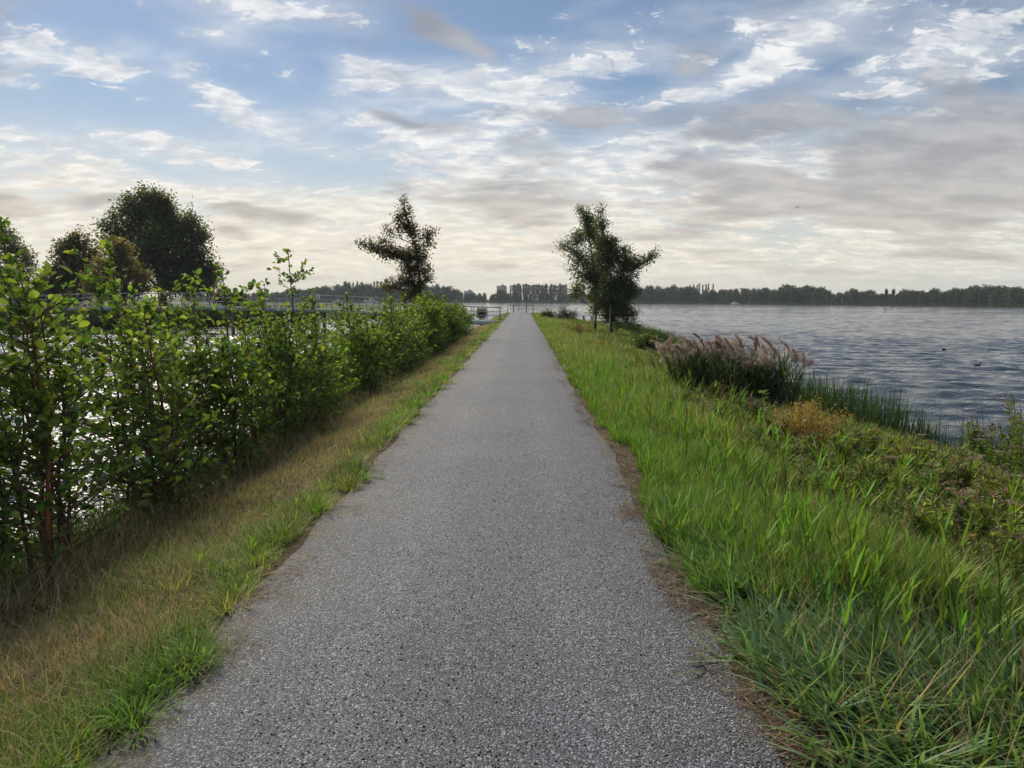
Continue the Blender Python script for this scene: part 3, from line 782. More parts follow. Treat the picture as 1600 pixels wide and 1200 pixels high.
big('willow_tree', 'tallest dark green tree with ragged top on the left bank', 'tree', 76, 255, (250, 330), .42, [
    (228, 350, 40, 38, 2.4, 0), (256, 340, 26, 30, 1.2, 0), (205, 322, 22, 18, .8, 0), (250, 318, 16, 18, .8, 0), (225, 310, 16, 12, .5, 1), (240, 304, 9, 9, .25, 0), (275, 360, 34, 36, 2, 1), (292, 350, 14, 16, .5, 0), (312, 375, 14, 24, .8, 0), (255, 395, 62, 42, 4, -1), (310, 415, 28, 32, 2, 0), (180, 355, 20, 20, .6, 0), (165, 350, 10, 8, .18, 0), (290, 440, 48, 26, 3, -1), (205, 400, 30, 50, 2, 1), (328, 432, 12, 22, .6, 0), (176, 332, 8, 10, .15, 0), (222, 300, 7, 9, .16, 0), (262, 316, 8, 11, .25, 0), (301, 345, 9, 9, .25, 0), (338, 415, 8, 11, .2, 0), (196, 312, 6, 8, .12, 0), (322, 362, 7, 9, .18, 0), (160, 372, 12, 12, .25, 0)],
    1250, 32, .26, .36, (0.105, 0.118, 0.058), (0.18, 0.19, 0.075), 3, .3)
big('round_tree', 'rounded yellowish brown tree in front of the tallest tree on left bank', 'tree', 66, 182, (182, 400), .22, [
    (180, 410, 32, 30, 3, 0), (160, 435, 26, 26, 2, 0), (205, 435, 26, 28, 2, 0), (182, 385, 18, 14, 1, 0), (182, 455, 40, 18, 2, 0), (150, 448, 20, 18, 1, 0), (222, 440, 12, 20, .6, 0)],
    520, 24, .24, .17, (0.20, 0.155, 0.06), (0.27, 0.21, 0.07), 4, .45)
big('brown_tree', 'dark brownish tree left of the rounded yellowish tree', 'tree', 72, 108, (115, 390), .24, [
    (110, 415, 34, 34, 3, 0), (125, 378, 22, 16, 1.2, 0), (88, 440, 24, 28, 2, 0), (132, 430, 22, 30, 1.5, 0), (100, 388, 14, 12, .5, 0), (110, 460, 40, 16, 1.5, 0), (72, 452, 22, 20, 1, 0), (140, 400, 16, 18, .8, 1), (152, 415, 14, 26, .8, 2)],
    480, 24, .28, .22, (0.14, 0.118, 0.055), (0.20, 0.16, 0.07), 5, .35)
big('edge_tree', 'pale loose tree at the left edge of the photo', 'tree', 74, 18, (14, 370), .24, [
    (14, 385, 26, 26, 2, 0), (-25, 410, 30, 40, 2, 0), (30, 420, 26, 26, 1.6, 0), (45, 400, 10, 16, .5, 0), (5, 358, 12, 10, .5, 0), (10, 450, 50, 20, 2, 0), (-70, 400, 40, 50, 2, 0)],
    440, 16, .28, .30, (0.13, 0.15, 0.075), (0.20, 0.20, 0.09), 6, .3)
for j, (px, py, rx, lab) in enumerate(((352, 458, 14, 'low dark bush just right of the tallest tree'), (372, 462, 14, 'low bush behind the footbridge rail right of the tallest tree'), (60, 458, 34, 'dark bush below the pale loose tree at the left edge'))):
    big('bank_bush', lab, 'bush', 88 if j < 2 else 70, px, (px, py), .09, [(px, py+6, rx, 9, 2, 0), (px-rx*.5, py+8, rx*.6, 8, 1, 0), (px+rx*.5, py+9, rx*.7, 8, 1, 0)], 90, 20, .3, .22, (0.045, 0.055, 0.022), None, 30+j)

# ------------------------------------------------------------------ footbridge
BX = [-40.0, -34, -24, -16, -12, -7, -3.5, -1.35]; BZ = [.70, .95, 1.02, .90, .74, .36, .04, 0.0]
def bz(x): return float(np.interp(x, BX, BZ))
def by(x): return 53.0 + (-1.35 - x)*0.06
bridge = thing('footbridge', 'long grey footbridge with steel railings crossing the water on the left', 'bridge', (-1.35, by(-1.35), 0))
org = tuple(bridge.location)
xsb = np.concatenate([np.arange(-40, -12, 2.0), np.arange(-12, -1.3, .76)]); xsb[-1] = -1.35
def strip(y0, y1, z0, z1):
    V = []
    for x in xsb: V += [[x, by(x)+y0, bz(x)+z0], [x, by(x)+y1, bz(x)+z0], [x, by(x)+y1, bz(x)+z1], [x, by(x)+y0, bz(x)+z1]]
    q = [[4*k_+e, 4*k_+4+e, 4*k_+4+(e+1) % 4, 4*k_+(e+1) % 4] for k_ in range(len(xsb)-1) for e in range(4)]
    n_ = 4*(len(xsb)-1); q += [[0, 1, 2, 3], [n_+3, n_+2, n_+1, n_]]
    return np.array(V), [np.array(q)]
mk('deck', *strip(.03, 2.37, -.12, 0.0), M_GREYWOOD, bridge, org)
mk('side_beam', *strip(-.05, .03, -.25, .04), M_FASCIA, bridge, org)
mk('side_beam', *strip(2.37, 2.45, -.25, .04), M_FASCIA, bridge, org)
src = None
for side, yo in ((0, -.01), (1, 2.41)):
    for hgt, rad in ((1.05, .028), (.72, .016), (.40, .016)):
        V, P = tube([(x, by(x)+yo, bz(x)+hgt) for x in xsb], rad, 6)
        mk('rail', V, P, M_STEEL, bridge, org)
    for x in np.arange(-39.6, -1.4, 1.06):
        if src is None: o = src = mk('post', *box((0, 0, .55), (.045, .04, 1.0)), M_STEEL, bridge)
        else: o = dup(src, bridge)
        o.location = (x-org[0], by(x)+yo-org[1], bz(x)+.02-org[2])
src = None
for x in (-36, -29, -22, -15.4, -9, -4.6):
    for yo in (.2, 2.2):
        if src is None: o = src = mk('pile', *tube([(0, 0, -3.0), (0, 0, 0)], .14, 8), M_GREYWOOD, bridge)
        else: o = dup(src, bridge)
        o.location = (x-org[0], by(x)+yo-org[1], bz(x)-.13-org[2])

# ------------------------------------------------------------------ railing across the end of the path
fy = 86.0
M_RAIL = simple_mat('blue_grey_steel', (0.11, 0.12, 0.14), (0.17, 0.18, 0.20), 9.0, 0.5, 0.2)
fence = thing('end_railing', 'low steel tube railing closing off the far end of the path', 'railing', (0, fy, 0))
def fpt(x, z): return (x, fy, z)
org = (0, fy, 0)
def arc(cx, cz, r, a0, a1, n_=5): return [fpt(cx+r*math.cos(a), cz+r*math.sin(a)) for a in np.linspace(a0, a1, n_)]
pts = [fpt(-1.55, -.1)] + arc(-1.33, .74, .22, math.pi, math.pi/2) + arc(1.33, .74, .22, math.pi/2, 0) + [fpt(1.55, -.1)]
mk('frame', *tube(pts, .040, 8), M_RAIL, fence, org, smooth=True)
mk('rail', *tube([fpt(-1.54, .50), fpt(1.54, .50)], .032, 6), M_RAIL, fence, org)
for x, r_, mt in ((-.84, .06, M_DARKSTEEL), (-.2, .032, M_RAIL), (.12, .032, M_RAIL), (.72, .05, M_DARKSTEEL)):
    mk('post', *tube([fpt(x, -.1), fpt(x, .98 if r_ > .04 else .95)], r_, 7), mt, fence, org)

# small landing stage on the right
jx, jy = at(912, 500, 74).x, 74.0
jet = thing('landing_stage', 'small wooden landing stage beyond the two staked trees', 'jetty', (jx, jy, WATER_Z))
src = None
for k_ in range(14):
    if src is None: o = src = mk('plank', *box((0, 0, 0), (.27, 1.6, .05)), M_GREYWOOD, jet)
    else: o = dup(src, jet)
    o.location = (-.6+k_*.285, 0, .42 + random.uniform(-.004, .004))
for yo in (-.7, .7): mk('beam', *box((1.25, yo, .32), (4.0, .12, .14)), M_GREYWOOD, jet)
for x, yo, hh in ((-.1, -.86, 1.05), (.75, -.86, .95), (3.1, -.86, .6), (3.1, .86, .9)): mk('post', *tube([(x, yo, -1.6), (x, yo, hh)], .13, 8), M_GREYWOOD, jet)
# ------------------------------------------------------------------ alder shrubs of the left hedge
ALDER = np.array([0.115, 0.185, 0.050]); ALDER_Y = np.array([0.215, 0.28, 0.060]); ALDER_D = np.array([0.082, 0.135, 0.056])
leaf_src = {}
def shrub(idx, x, y, top, wide, nleaf, label, n_stem=4, peel=(), single=0, leafy_from=.12, seed=0, leafL=.064, lean=-.1, dark=0.0):
    r = np.random.default_rng(500+seed)
    g = float(gz(x, y)); H = top - g
    t = thing('alder_shrub', label, 'shrub', (x, y, g), 'alder shrubs in the left hedge')
    org = (x, y, g)
    P_, A_, T_ = [], [], []
    for s in range(n_stem):
        a = r.uniform(0, 6.28); sp = wide*r.uniform(.15, .5) if s else .05
        h = H*(1.0 if s == 0 else r.uniform(.62, .97))
        n = 7; tt = np.linspace(0, 1, n)[:, None]
        bx = x + r.normal(0, .10); bY = y + r.normal(0, .12)
        end = np.array([bx + math.sin(a)*sp + lean*h*.5, bY + math.cos(a)*sp, g + h])
        st = np.array([bx, bY, g-.08])
        ln = st + (end-st)*tt + np.array([math.sin(a)*sp, math.cos(a)*sp, 0])*(np.sin(tt*math.pi)*.25) + r.normal(0, .028, (n, 3))*np.sin(tt*math.pi)
        mk('stem', *tube(ln, np.linspace(.020, .006, n)*(1.2 if s == 0 else 1), 6), M_PEEL if s in peel else M_STEM, t, org, smooth=True)
        # side branches
        nb = int(13 + 13*h/2.5); bw = Bag()
        for k in range(nb):
            u = r.uniform(.10, .97); k0 = u*(n-1); i = min(int(k0), n-2); p0 = ln[i]*(1-(k0-i)) + ln[i+1]*(k0-i)
            ba = r.uniform(0, 6.28); bl = wide*r.uniform(.28, .85)*(1.10-.66*u) + .10
            up = r.uniform(.25, .9)
            p1 = p0 + np.array([math.sin(ba)*bl + lean*bl, math.cos(ba)*bl, bl*up])
            br = np.stack([p0, (p0+p1)/2 + [0, 0, -.03*bl], p1])
            bw.add(*tube(br, [.007, .005, .002], 4, cap=False))
            m_ = max(3, int(nleaf/(n_stem*nb)*r.uniform(.5, 1.5)*(.7 if u < .3 and y < 12 else 1.08)))
            w_ = r.uniform(.15, 1.05, m_)[:, None]
            P_.append(p0 + (p1-p0)*w_ + r.normal(0, .032, (m_, 3)))
            A_.append(norm(np.tile(p1-p0, (m_, 1))*1.6/bl*.5 + r.normal(0, .55, (m_, 3)) + [lean*2, 0, .05])); T_.append(np.full(m_, u))
        sh_ = r.uniform(.10, .34) if r.random() < .7 else .04; tipd = norm(ln[-1]-ln[-2] + np.array([lean*.35, 0, .05])); lead = np.stack([ln[-1], ln[-1]+tipd*sh_*.5, ln[-1]+tipd*sh_ + [lean*.25*sh_, 0, 0]])
        bw.add(*tube(lead, [.005, .004, .002], 4, cap=False))
        m_ = 6 + int(sh_*55); w_ = r.random(m_)[:, None]; P_.append(lead[0]*(1-w_) + lead[2]*w_ + r.normal(0, .012, (m_, 3))); b__ = r.uniform(0, 6.28, m_); A_.append(norm(np.stack([np.sin(b__) + lean*3, np.cos(b__), np.full(m_, .75)], -1))); T_.append(np.full(m_, 1.25))
        m_ = 16; w_ = r.uniform(.80, 1.03, m_)[:, None]
        P_.append(ln[-3]*(1-(w_-.7)/.3) + ln[-1]*((w_-.7)/.3) + r.normal(0, .02, (m_, 3))); A_.append(norm(r.normal(0, .7, (m_, 3)) + [lean*4, 0, .7])); T_.append(np.full(m_, 1.1))
        bw.obj('branches', M_STEM, t, org)['kind'] = 'stuff'
    P_ = np.concatenate(P_); A_ = np.concatenate(A_); T_ = np.concatenate(T_); N = len(P_)
    A_[:, 2] -= .12
    nr = rnd_dirs(r, N); nr[:, 2] = np.abs(nr[:, 2])*1.2 + .25
    L = leafL*np.clip(r.lognormal(0, .26, N), .45, 1.4)
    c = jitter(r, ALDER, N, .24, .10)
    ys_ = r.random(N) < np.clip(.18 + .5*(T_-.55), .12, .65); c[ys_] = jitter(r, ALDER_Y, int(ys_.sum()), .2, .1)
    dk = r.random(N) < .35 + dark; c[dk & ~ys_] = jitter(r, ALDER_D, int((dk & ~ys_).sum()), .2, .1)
    au = r.random(N) < .006; c[au] = jitter(r, (0.35, 0.26, 0.03), int(au.sum()), .2, .1)
    rest = np.ones(N, bool)
    if single:                                        # the leaves that show largest are pieces of their own
        score = -np.linalg.norm(P_ - np.array(CAM), axis=1) + .35*(P_[:, 2]-g) + r.normal(0, .12, N)
        pick = np.argsort(-score)[:single]; rest[pick] = False
        for i in pick:
            kd = 2 if au[i] else (1 if ys_[i] else 0)
            if kd not in leaf_src:
                vv, pp, cc = leaves(np.zeros((1, 3)), np.array([[0, 1.0, 0]]), np.array([[0, 0, 1.0]]), 1.0, .70, np.array([[ALDER*.95, ALDER_Y, np.array([.35, .26, .03])][kd]]), 'round')
                o = leaf_src[kd] = mk('leaf', vv, pp, M_LEAF1, t, col=cc)
            else: o = dup(leaf_src[kd], t)
            a = Vector(A_[i]).normalized(); nn = Vector(nr[i]); nn = (nn - a*nn.dot(a)).normalized(); sx = a.cross(nn)
            mt = Matrix((sx, a, nn)).transposed().to_4x4()
            o.matrix_local = Matrix.Translation(Vector(P_[i]) - Vector(org)) @ mt @ Matrix.Scale(L[i], 4)
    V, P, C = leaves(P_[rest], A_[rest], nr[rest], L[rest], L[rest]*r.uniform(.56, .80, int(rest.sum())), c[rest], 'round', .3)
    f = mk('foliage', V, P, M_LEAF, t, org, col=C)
    f['kind'] = 'stuff'
    return t
ORD = ['first', 'second', 'third', 'fourth', 'fifth', 'sixth', 'seventh', 'eighth', 'ninth', 'tenth', 'eleventh', 'twelfth', 'thirteenth', 'fourteenth', 'fifteenth', 'sixteenth', 'seventeenth', 'eighteenth', 'nineteenth', 'twentieth']
def ordinal(k):
    if k < 20: return ORD[k]
    tens = {2: 'twenty', 3: 'thirty', 4: 'forty', 5: 'fifty'}[(k+1)//10]
    return tens + '-' + ORD[(k+1) % 10 - 1] if (k+1) % 10 else {2: 'twentieth', 3: 'thirtieth', 4: 'fortieth'}[(k+1)//10]
random.seed(4)
# (y, x, top height, spread, leaves, note)
SH = [(4.5, -3.45, 1.45, .9, 1000), (4.95, -3.85, 2.05, .95, 1050), (5.2, -3.3, 1.65, .9, 1000), (5.9, -3.6, 2.25, 1.0, 1250), (6.6, -3.2, 1.5, .9, 1100), (7.8, -3.5, 1.75, 1.0, 1250), (8.4, -3.2, 1.75, .95, 1050), (9.1, -3.5, 1.35, 1.0, 1100), (9.9, -3.15, 1.65, .95, 1100), (12.0, -3.65, 2.45, .75, 950), (10.7, -3.4, 1.45, 1.0, 1300), (11.4, -3.2, 1.2, .95, 1200), (7.2, -3.7, 1.95, .9, 950)]
yy = 12.9
while yy < 41.0:
    xx = np.interp(yy, [12, 25, 45], [-3.35, -3.4, -3.3]) + random.uniform(-.35, .35)
    tp = np.interp(yy, [12, 17, 24, 30, 36, 41], [1.4, 1.4, 1.5, 1.6, 1.25, .7]) + random.uniform(-.4, .4)
    SH.append((yy, xx, tp, .95, 1250)); yy += random.uniform(.85, 1.2)
NOTE = {0: 'alder shrub at the left photo edge nearest the camera, cut by the frame', 1: 'tall alder shrub at the left edge, behind the one nearest the camera', 2: 'alder shrub with an orange peeled stem close to the left photo edge', 3: 'alder shrub with a tall leafy shoot in front of the brown tree', 4: 'alder shrub with a reddish stem, beside the tall shoot before the brown tree', 5: 'alder shrub with a bright orange peeled stem in the left hedge', 9: 'alder shrub with a tall leafy shoot standing against the pale horizon'}
RANK = {k: r_ for r_, k in enumerate(sorted(range(len(SH)), key=lambda q: SH[q][0]))}
for k, (y, x, tp, wd_, nl) in enumerate(SH):
    lab = NOTE.get(k, 'green alder shrub in the left hedge, %s counted from the camera' % ordinal(RANK[k]))
    shrub(k, x, y, tp, wd_, int(nl*(1.3 if y < 8 else 1.65)*random.uniform(.7, 1.2)) if y < 20 else int(nl*1.7*random.uniform(.8, 1.2)), lab, n_stem=5 if k != 9 else 3, peel={2: (0,), 4: (0,), 5: (0, 1), 7: (2,)}.get(k, ()), single=260 if k < 6 else 0, seed=k, leafL=.064 if y < 22 else .074)
# more low shrubs on the waterside closing the gaps far along
for j, (y, x) in enumerate(((16.5, -4.1), (19.5, -4.1), (22.5, -4.1), (25.5, -4.15), (28.5, -4.1), (31.5, -4.1), (34.5, -4.05), (37.5, -4.0))):
    shrub(60+j, x, y, .9 + .3*math.sin(j*2.1), 1.1, 1000, 'dark alder shrub on the waterside of the hedge, %s counted from the camera' % ordinal(j), seed=80+j, leafL=.074, dark=.3)
# ------------------------------------------------------------------ the two staked trees on the right and the leaning tree on the left
def mid_tree(name, label, y, px_base, trunk_px, spec, seed, n_twig, per, leaf=.105, spread=.085, col=(0.05, 0.068, 0.02), light=(0.09, 0.11, 0.03), r0=.075, shell=.25):
    r = np.random.default_rng(seed)
    b0 = at(px_base, 520, y); g = max(float(gz(b0.x, y)), -.95)
    tr = [(b0.x, y, g-.1)] + [tuple(at(px, py, y)) for (px, py) in trunk_px]
    wood, fol = crown_tree(r, tr, r0, lobes_px(y, spec), n_twig, per, leaf, spread, col, light, .25, shell, 7, .010, 'kite')
    return put_tree(name, label, 'tree', (b0.x, y, g), wood, fol)
YA, YB, YL = 42.0, 40.0, 33.0
mid_tree('alder_tree', 'left one of the two staked trees, with a thin pointed top', YA, 930, [(931, 490), (929, 440), (924, 390), (916, 345)], [
    (909, 322, 5, 9, .35, 0), (914, 340, 10, 12, .8, 0), (920, 362, 22, 20, 2.0, 0), (900, 372, 15, 15, .9, 0), (883, 384, 9, 9, .35, 0), (876, 381, 4, 4, .08, 0), (905, 400, 22, 18, 1.7, 0), (893, 416, 10, 10, .35, 0), (918, 425, 26, 24, 2.6, 0), (903, 448, 14, 11, .9, 0), (894, 456, 8, 7, .4, 0), (934, 455, 16, 24, 1.8, 0), (928, 485, 8, 10, .5, 0), (936, 398, 18, 22, 1.6, 0), (932, 372, 12, 14, .8, 0), (938, 432, 22, 26, 2.4, 0), (940, 468, 16, 18, 1.2, 0), (928, 348, 9, 12, .5, 0)],
    8, 430, 34, leaf=.108, spread=.16, shell=.1, col=(0.105, 0.13, 0.048), light=(0.16, 0.19, 0.065))
mid_tree('alder_tree', 'right one of the two staked trees, broad dark crown reaching right', YB, 955, [(956, 490), (956, 440), (948, 395), (940, 350)], [
    (938, 332, 4, 8, .2, 0), (940, 350, 8, 11, .5, 0), (944, 378, 17, 18, 1.5, 0), (960, 374, 8, 7, .3, 0), (952, 405, 28, 22, 2.8, 0), (976, 392, 10, 7, .5, 0), (983, 412, 18, 14, 1.5, 0), (1003, 407, 12, 9, .7, 0), (1018, 402, 8, 7, .35, 0), (1025, 396, 4, 3, .1, 0), (968, 440, 30, 26, 3.6, -.3), (988, 455, 14, 18, 1.2, 0), (945, 465, 20, 20, 1.8, 0), (968, 478, 26, 20, 2.4, 0), (986, 492, 11, 12, .8, 0), (950, 492, 12, 12, .8, 0), (992, 513, 8, 7, .3, 0), (965, 508, 6, 5, .15, 0)],
    9, 520, 38, leaf=.108, spread=.15, shell=.1, col=(0.080, 0.102, 0.042), light=(0.12, 0.145, 0.05))
mid_tree('leaning_tree', 'slender brownish tree with a long side branch rising from the left hedge', YL, 660, [(659, 480), (657, 440), (650, 395), (638, 345)], [
    (631, 314, 4, 7, .22, 0), (634, 330, 8, 9, .5, 0), (622, 340, 8, 8, .4, 0), (632, 352, 14, 13, .9, 0), (608, 360, 11, 8, .45, 0), (648, 362, 14, 12, .8, 0), (668, 366, 11, 8, .5, 0), (680, 362, 5, 5, .15, 0), (672, 380, 8, 7, .3, 0), (600, 377, 10, 8, .35, 0), (580, 383, 13, 9, .7, 0), (563, 379, 8, 7, .3, 0), (605, 391, 22, 13, 1.5, 0), (632, 398, 20, 15, 1.9, 0), (650, 388, 12, 14, .8, 0), (660, 402, 12, 13, .9, 0), (642, 420, 22, 14, 1.7, 0), (666, 425, 9, 14, .6, 0), (622, 440, 26, 12, 1.7, 0), (600, 446, 11, 7, .5, 0), (652, 446, 17, 14, 1.5, 0), (645, 462, 22, 12, 1.4, 0), (672, 438, 6, 6, .2, 0)],
    10, 520, 25, leaf=.092, spread=.12, shell=.1, col=(0.12, 0.092, 0.042), light=(0.12, 0.13, 0.045), r0=.06)
for px, y, lab in ((926.5, YA-.35, 'pale wooden stake beside the left staked tree'), (951.5, YB-.35, 'pale wooden stake beside the right staked tree, leaning')):
    p = at(px, 520, y); g = float(gz(p.x, y))
    t = thing('tree_stake', lab, 'stake', (p.x, y, g), 'tree stakes')
    lean_ = .0 if px < 940 else .06
    mk('pole', *tube([(0, 0, -.25), (lean_*.5, 0, .9), (lean_, 0, 1.75)], .042, 8), M_STAKE, t)
    mk('tie_strap', *tube([(lean_-.01, 0, 1.5), (lean_+.06, .15, 1.5), (lean_+.12, .33, 1.5)], .022, 6), M_DARKSTEEL, t)
# ------------------------------------------------------------------ grass and undergrowth (uncountable)
def ysample(rng, N, y0, y1, p):
    u = rng.random(N); q = 1-p
    return (y0**q + u*(y1**q-y0**q))**(1/q)
def lod(y): return np.clip(np.sqrt(y/4.5), 1.0, 4.2)
def pick(rng, cols, wts, N):
    return np.asarray(cols)[rng.choice(len(cols), N, p=np.asarray(wts)/np.sum(wts))]
STRAW, OLIVE, GREEN, BRIGHT, BLUEG, TAN, BROWN = (0.48, 0.395, 0.21), (0.30, 0.29, 0.10), (0.11, 0.20, 0.040), (0.17, 0.32, 0.046), (0.085, 0.150, 0.070), (0.48, 0.375, 0.22), (0.20, 0.145, 0.09)

# left verge: mown, straw-coloured with green patches
rng = np.random.default_rng(101)
N = 165000
y = ysample(rng, N, 1.5, 88, 1.45); x = -1.22 - 1.75*rng.random(N)**.9
g0 = fbm(x*2.2+5, y*2.2); g1 = fbm(x*.8+50, y*.8+20)
near = np.clip((x+1.95)/.62, 0, 1)                           # 1 beside the path
pg = np.clip(.28 + .50*near*(g0 > .42) + 1.4*(g1-.52), .05, .92)
keep = (x < -1.26 - .20*fbm(y*1.6+70, x*0+3.3)) & (rng.random(N) < np.clip(.45+1.4*(g0-.32), .15, 1))
isg = rng.random(N) < pg
c = np.where(isg[:, None], pick(rng, [GREEN, OLIVE, BRIGHT], [5, 3, 1.6], N), pick(rng, [STRAW, OLIVE, TAN, BROWN], [4, 3.2, 2, 1], N))
c = jitter(rng, c, N, .22, .09)
L = np.where(isg, rng.uniform(.05, .12, N)*(1+.4*near), rng.uniform(.03, .09, N)); far = np.clip((-x-2.1)/.7, 0, 1); L = L*(1+.9*far*rng.random(N))*np.clip(lod(y)*.55+.45, 1, 1.7)
x, y, c, L = x[keep], y[keep], c[keep], L[keep]; N = len(x)
V, P, C = blades(np.stack([x, y, gz(x, y)-.008], -1), rng.uniform(0, 6.28, N), L, rng.uniform(.0022, .0042, N)*lod(y), rng.uniform(.15, 1.15, N), rng.uniform(0, 1.3, N), c, 2)
tag(mk('verge_grass', V, P, M_GRASS, col=C), 'short mown straw-coloured grass verge between the path and the left hedge', 'grass', kind='stuff')

# green tufts hanging over the left path edge
bag = Bag(); rng = np.random.default_rng(102)
yt = ysample(rng, 230, 1.8, 86, 1.10)
for yc in yt:
    xc = -1.34 - abs(rng.normal(0, .22)) - .10*math.sin(yc*1.7); n = int(rng.integers(34, 80)); s = float(lod(yc))
    rr = np.abs(rng.normal(0, .07*s**.5, n)); a = rng.uniform(0, 6.28, n)
    bx = xc + np.sin(a)*rr; bY = yc + np.cos(a)*rr
    hue = [GREEN, BRIGHT, OLIVE, (0.10, 0.15, 0.03)][int(rng.integers(0, 4))]
    bag.add(*blades(np.stack([bx, bY, gz(bx, bY)-.01], -1), a + rng.normal(0, .5, n), rng.uniform(.08, .20, n)*min(1.25, s), rng.uniform(.004, .0075, n)*s, rng.uniform(.15, .8, n), rng.uniform(.3, 1.4, n), jitter(rng, hue, n, .2, .1), 3))
tag(bag.obj('edge_tuft_grass', M_GRASS), 'fresh green grass tufts along the left edge of the path', 'grass', kind='stuff')

# tall dry grass at the foot of the hedge
rng = np.random.default_rng(103); N = 56000
y = ysample(rng, N, 2.2, 50, 1.35); x = -2.4 - 1.8*rng.random(N)**1.2
c = jitter(rng, pick(rng, [STRAW, TAN, BROWN, OLIVE, (0.06, 0.08, 0.025)], [3, 3, 2, 2, 2], N)*.95, N, .3, .1)
tall = np.clip((-x-2.45)/.6, .14, 1)
V, P, C = blades(np.stack([x, y, gz(x, y)-.01], -1), rng.uniform(0, 6.28, N), rng.uniform(.16, .62, N)*tall, rng.uniform(.003, .006, N)*lod(y), rng.uniform(.05, .8, N), rng.uniform(.1, 1.5, N), c, 3)
tag(mk('dry_hedge_grass', V, P, M_DRY, col=C), 'tangled brown dry grass at the foot of the left hedge', 'grass', kind='stuff')
# green rushes at the water side under the hedge
N = 13000; y = ysample(rng, N, 3, 46, 1.4); x = -3.65 - .65*rng.random(N)
V, P, C = blades(np.stack([x, y, gz(x, y)-.02], -1), rng.uniform(0, 6.28, N), rng.uniform(.35, .95, N), rng.uniform(.006, .011, N)*np.sqrt(lod(y)), rng.uniform(.02, .4, N), rng.uniform(.1, 1.0, N), jitter(rng, (0.06, 0.095, 0.025), N, .25), 3)
tag(mk('waterside_rushes', V, P, M_GRASS, col=C), 'green rushes along the waterline behind the left hedge', 'rushes', kind='stuff')

# right verge
def xr_edge(y): return 1.25 + .10*np.clip((4.6-y)/1.5, 0, 1) + .34*(fbm(y*.9+11, y*0+4.4)-.40) + .18*(fbm(y*2.7+3, y*0+8.8)-.5) + .22*np.clip(1-np.abs(y-7.2)/2.2, 0, 1) + .04*(fbm(y*4, y*0+1.5)-.5)
rng = np.random.default_rng(104); N = 130000
y = ysample(rng, N, 3.9, 88, 1.40); u = rng.random(N)**1.15
xe = xr_edge(y); x = xe + u*np.interp(y, [3, 5, 9, 20, 88], [1.9, 1.55, 1.6, 2.3, 2.4])
g0 = fbm(x*1.4+90, y*1.1+33); g1 = fbm(x*.5+7, y*.35+3)
lush = np.clip(1.25 - (x-xe)/2.1 + .9*(g1-.5), 0, 1)*np.interp(y, [0, 15, 24, 34, 46, 88], [1, 1, .5, .35, .75, .6])
g2 = fbm(x*3.1+1, y*2.6+7); keep = rng.random(N) < np.clip(.42 + 1.5*(g0-.36) + 1.6*(g2-.5), .04, 1)
isg = rng.random(N) < .22 + .76*lush
c = np.where(isg[:, None], pick(rng, [BRIGHT, GREEN, (0.15, 0.25, 0.05), OLIVE, STRAW], [4.2, 3.6, 2.4, .7, .25], N), pick(rng, [OLIVE, STRAW, GREEN, TAN, (0.22, 0.15, 0.10)], [3.4, 1.8, 3, 1.2, 1.2], N))
c = jitter(rng, c, N, .2, .09)
L = rng.uniform(.14, .34, N)*(.55+.50*np.clip((x-xe)/.9, 0, 1))*np.interp(y, [3, 12, 30], [1, 1.05, .95])*(.45+.7*g0+.55*g2)
x, y, c, L = x[keep], y[keep], c[keep], L[keep]; N = len(x)
wind = rng.vonmises(-1.2, .25, N)
V, P, C = blades(np.stack([x, y, gz(x, y)-.012], -1), wind, L, rng.uniform(.004, .0085, N)*lod(y), rng.uniform(.02, .45, N), rng.uniform(.1, 1.2, N), c, 3)
tag(mk('meadow_grass', V, P, M_GRASS, col=C), 'tall bright green grass along the right side of the path', 'grass', kind='stuff')

# coarse flattened grass in the right foreground, combed over towards the path
rng = np.random.default_rng(105); bag = Bag()
nt = 900
yt = rng.uniform(1.7, 5.6, nt); xt = xr_edge(yt) + .04 + 2.3*rng.random(nt)**.95
for xc, yc in zip(xt, yt):
    n = int(rng.integers(12, 24)); flow = -1.9 + 1.5*(fbm(xc*.9+3, yc*.9+8)-.5)*2.2 + rng.normal(0, .25)
    rr = np.abs(rng.normal(0, .11, n)); a = rng.uniform(0, 6.28, n); bx = xc+np.sin(a)*rr; bY = yc+np.cos(a)*rr
    ok = bx > xr_edge(bY)-.02
    flat = np.clip(1.4 - .20*(xc-1.3) - .24*max(0, yc-3.4), .15, 1.4)
    hue = pick(rng, [(0.17, 0.265, 0.15), (0.15, 0.255, 0.09), (0.13, 0.22, 0.05), (0.28, 0.24, 0.13)], [5, 4, 2 + 2.5*(yc > 3.4), 1], n)
    V, P, C = blades(np.stack([bx, bY, gz(bx, bY) + .02*rng.random(n)], -1), flow + rng.normal(0, .95, n), rng.uniform(.14, .36, n), rng.uniform(.009, .017, n), np.clip(flat*rng.uniform(.35, 1.05, n), 0, 1.4), rng.uniform(.0, .6, n), jitter(rng, hue, n, .22, .08), 4)
    bag.add(V, P, C)
tag(bag.obj('flattened_grass', M_GRASS), 'coarse blue-green grass lying flattened in the right foreground', 'grass', kind='stuff')

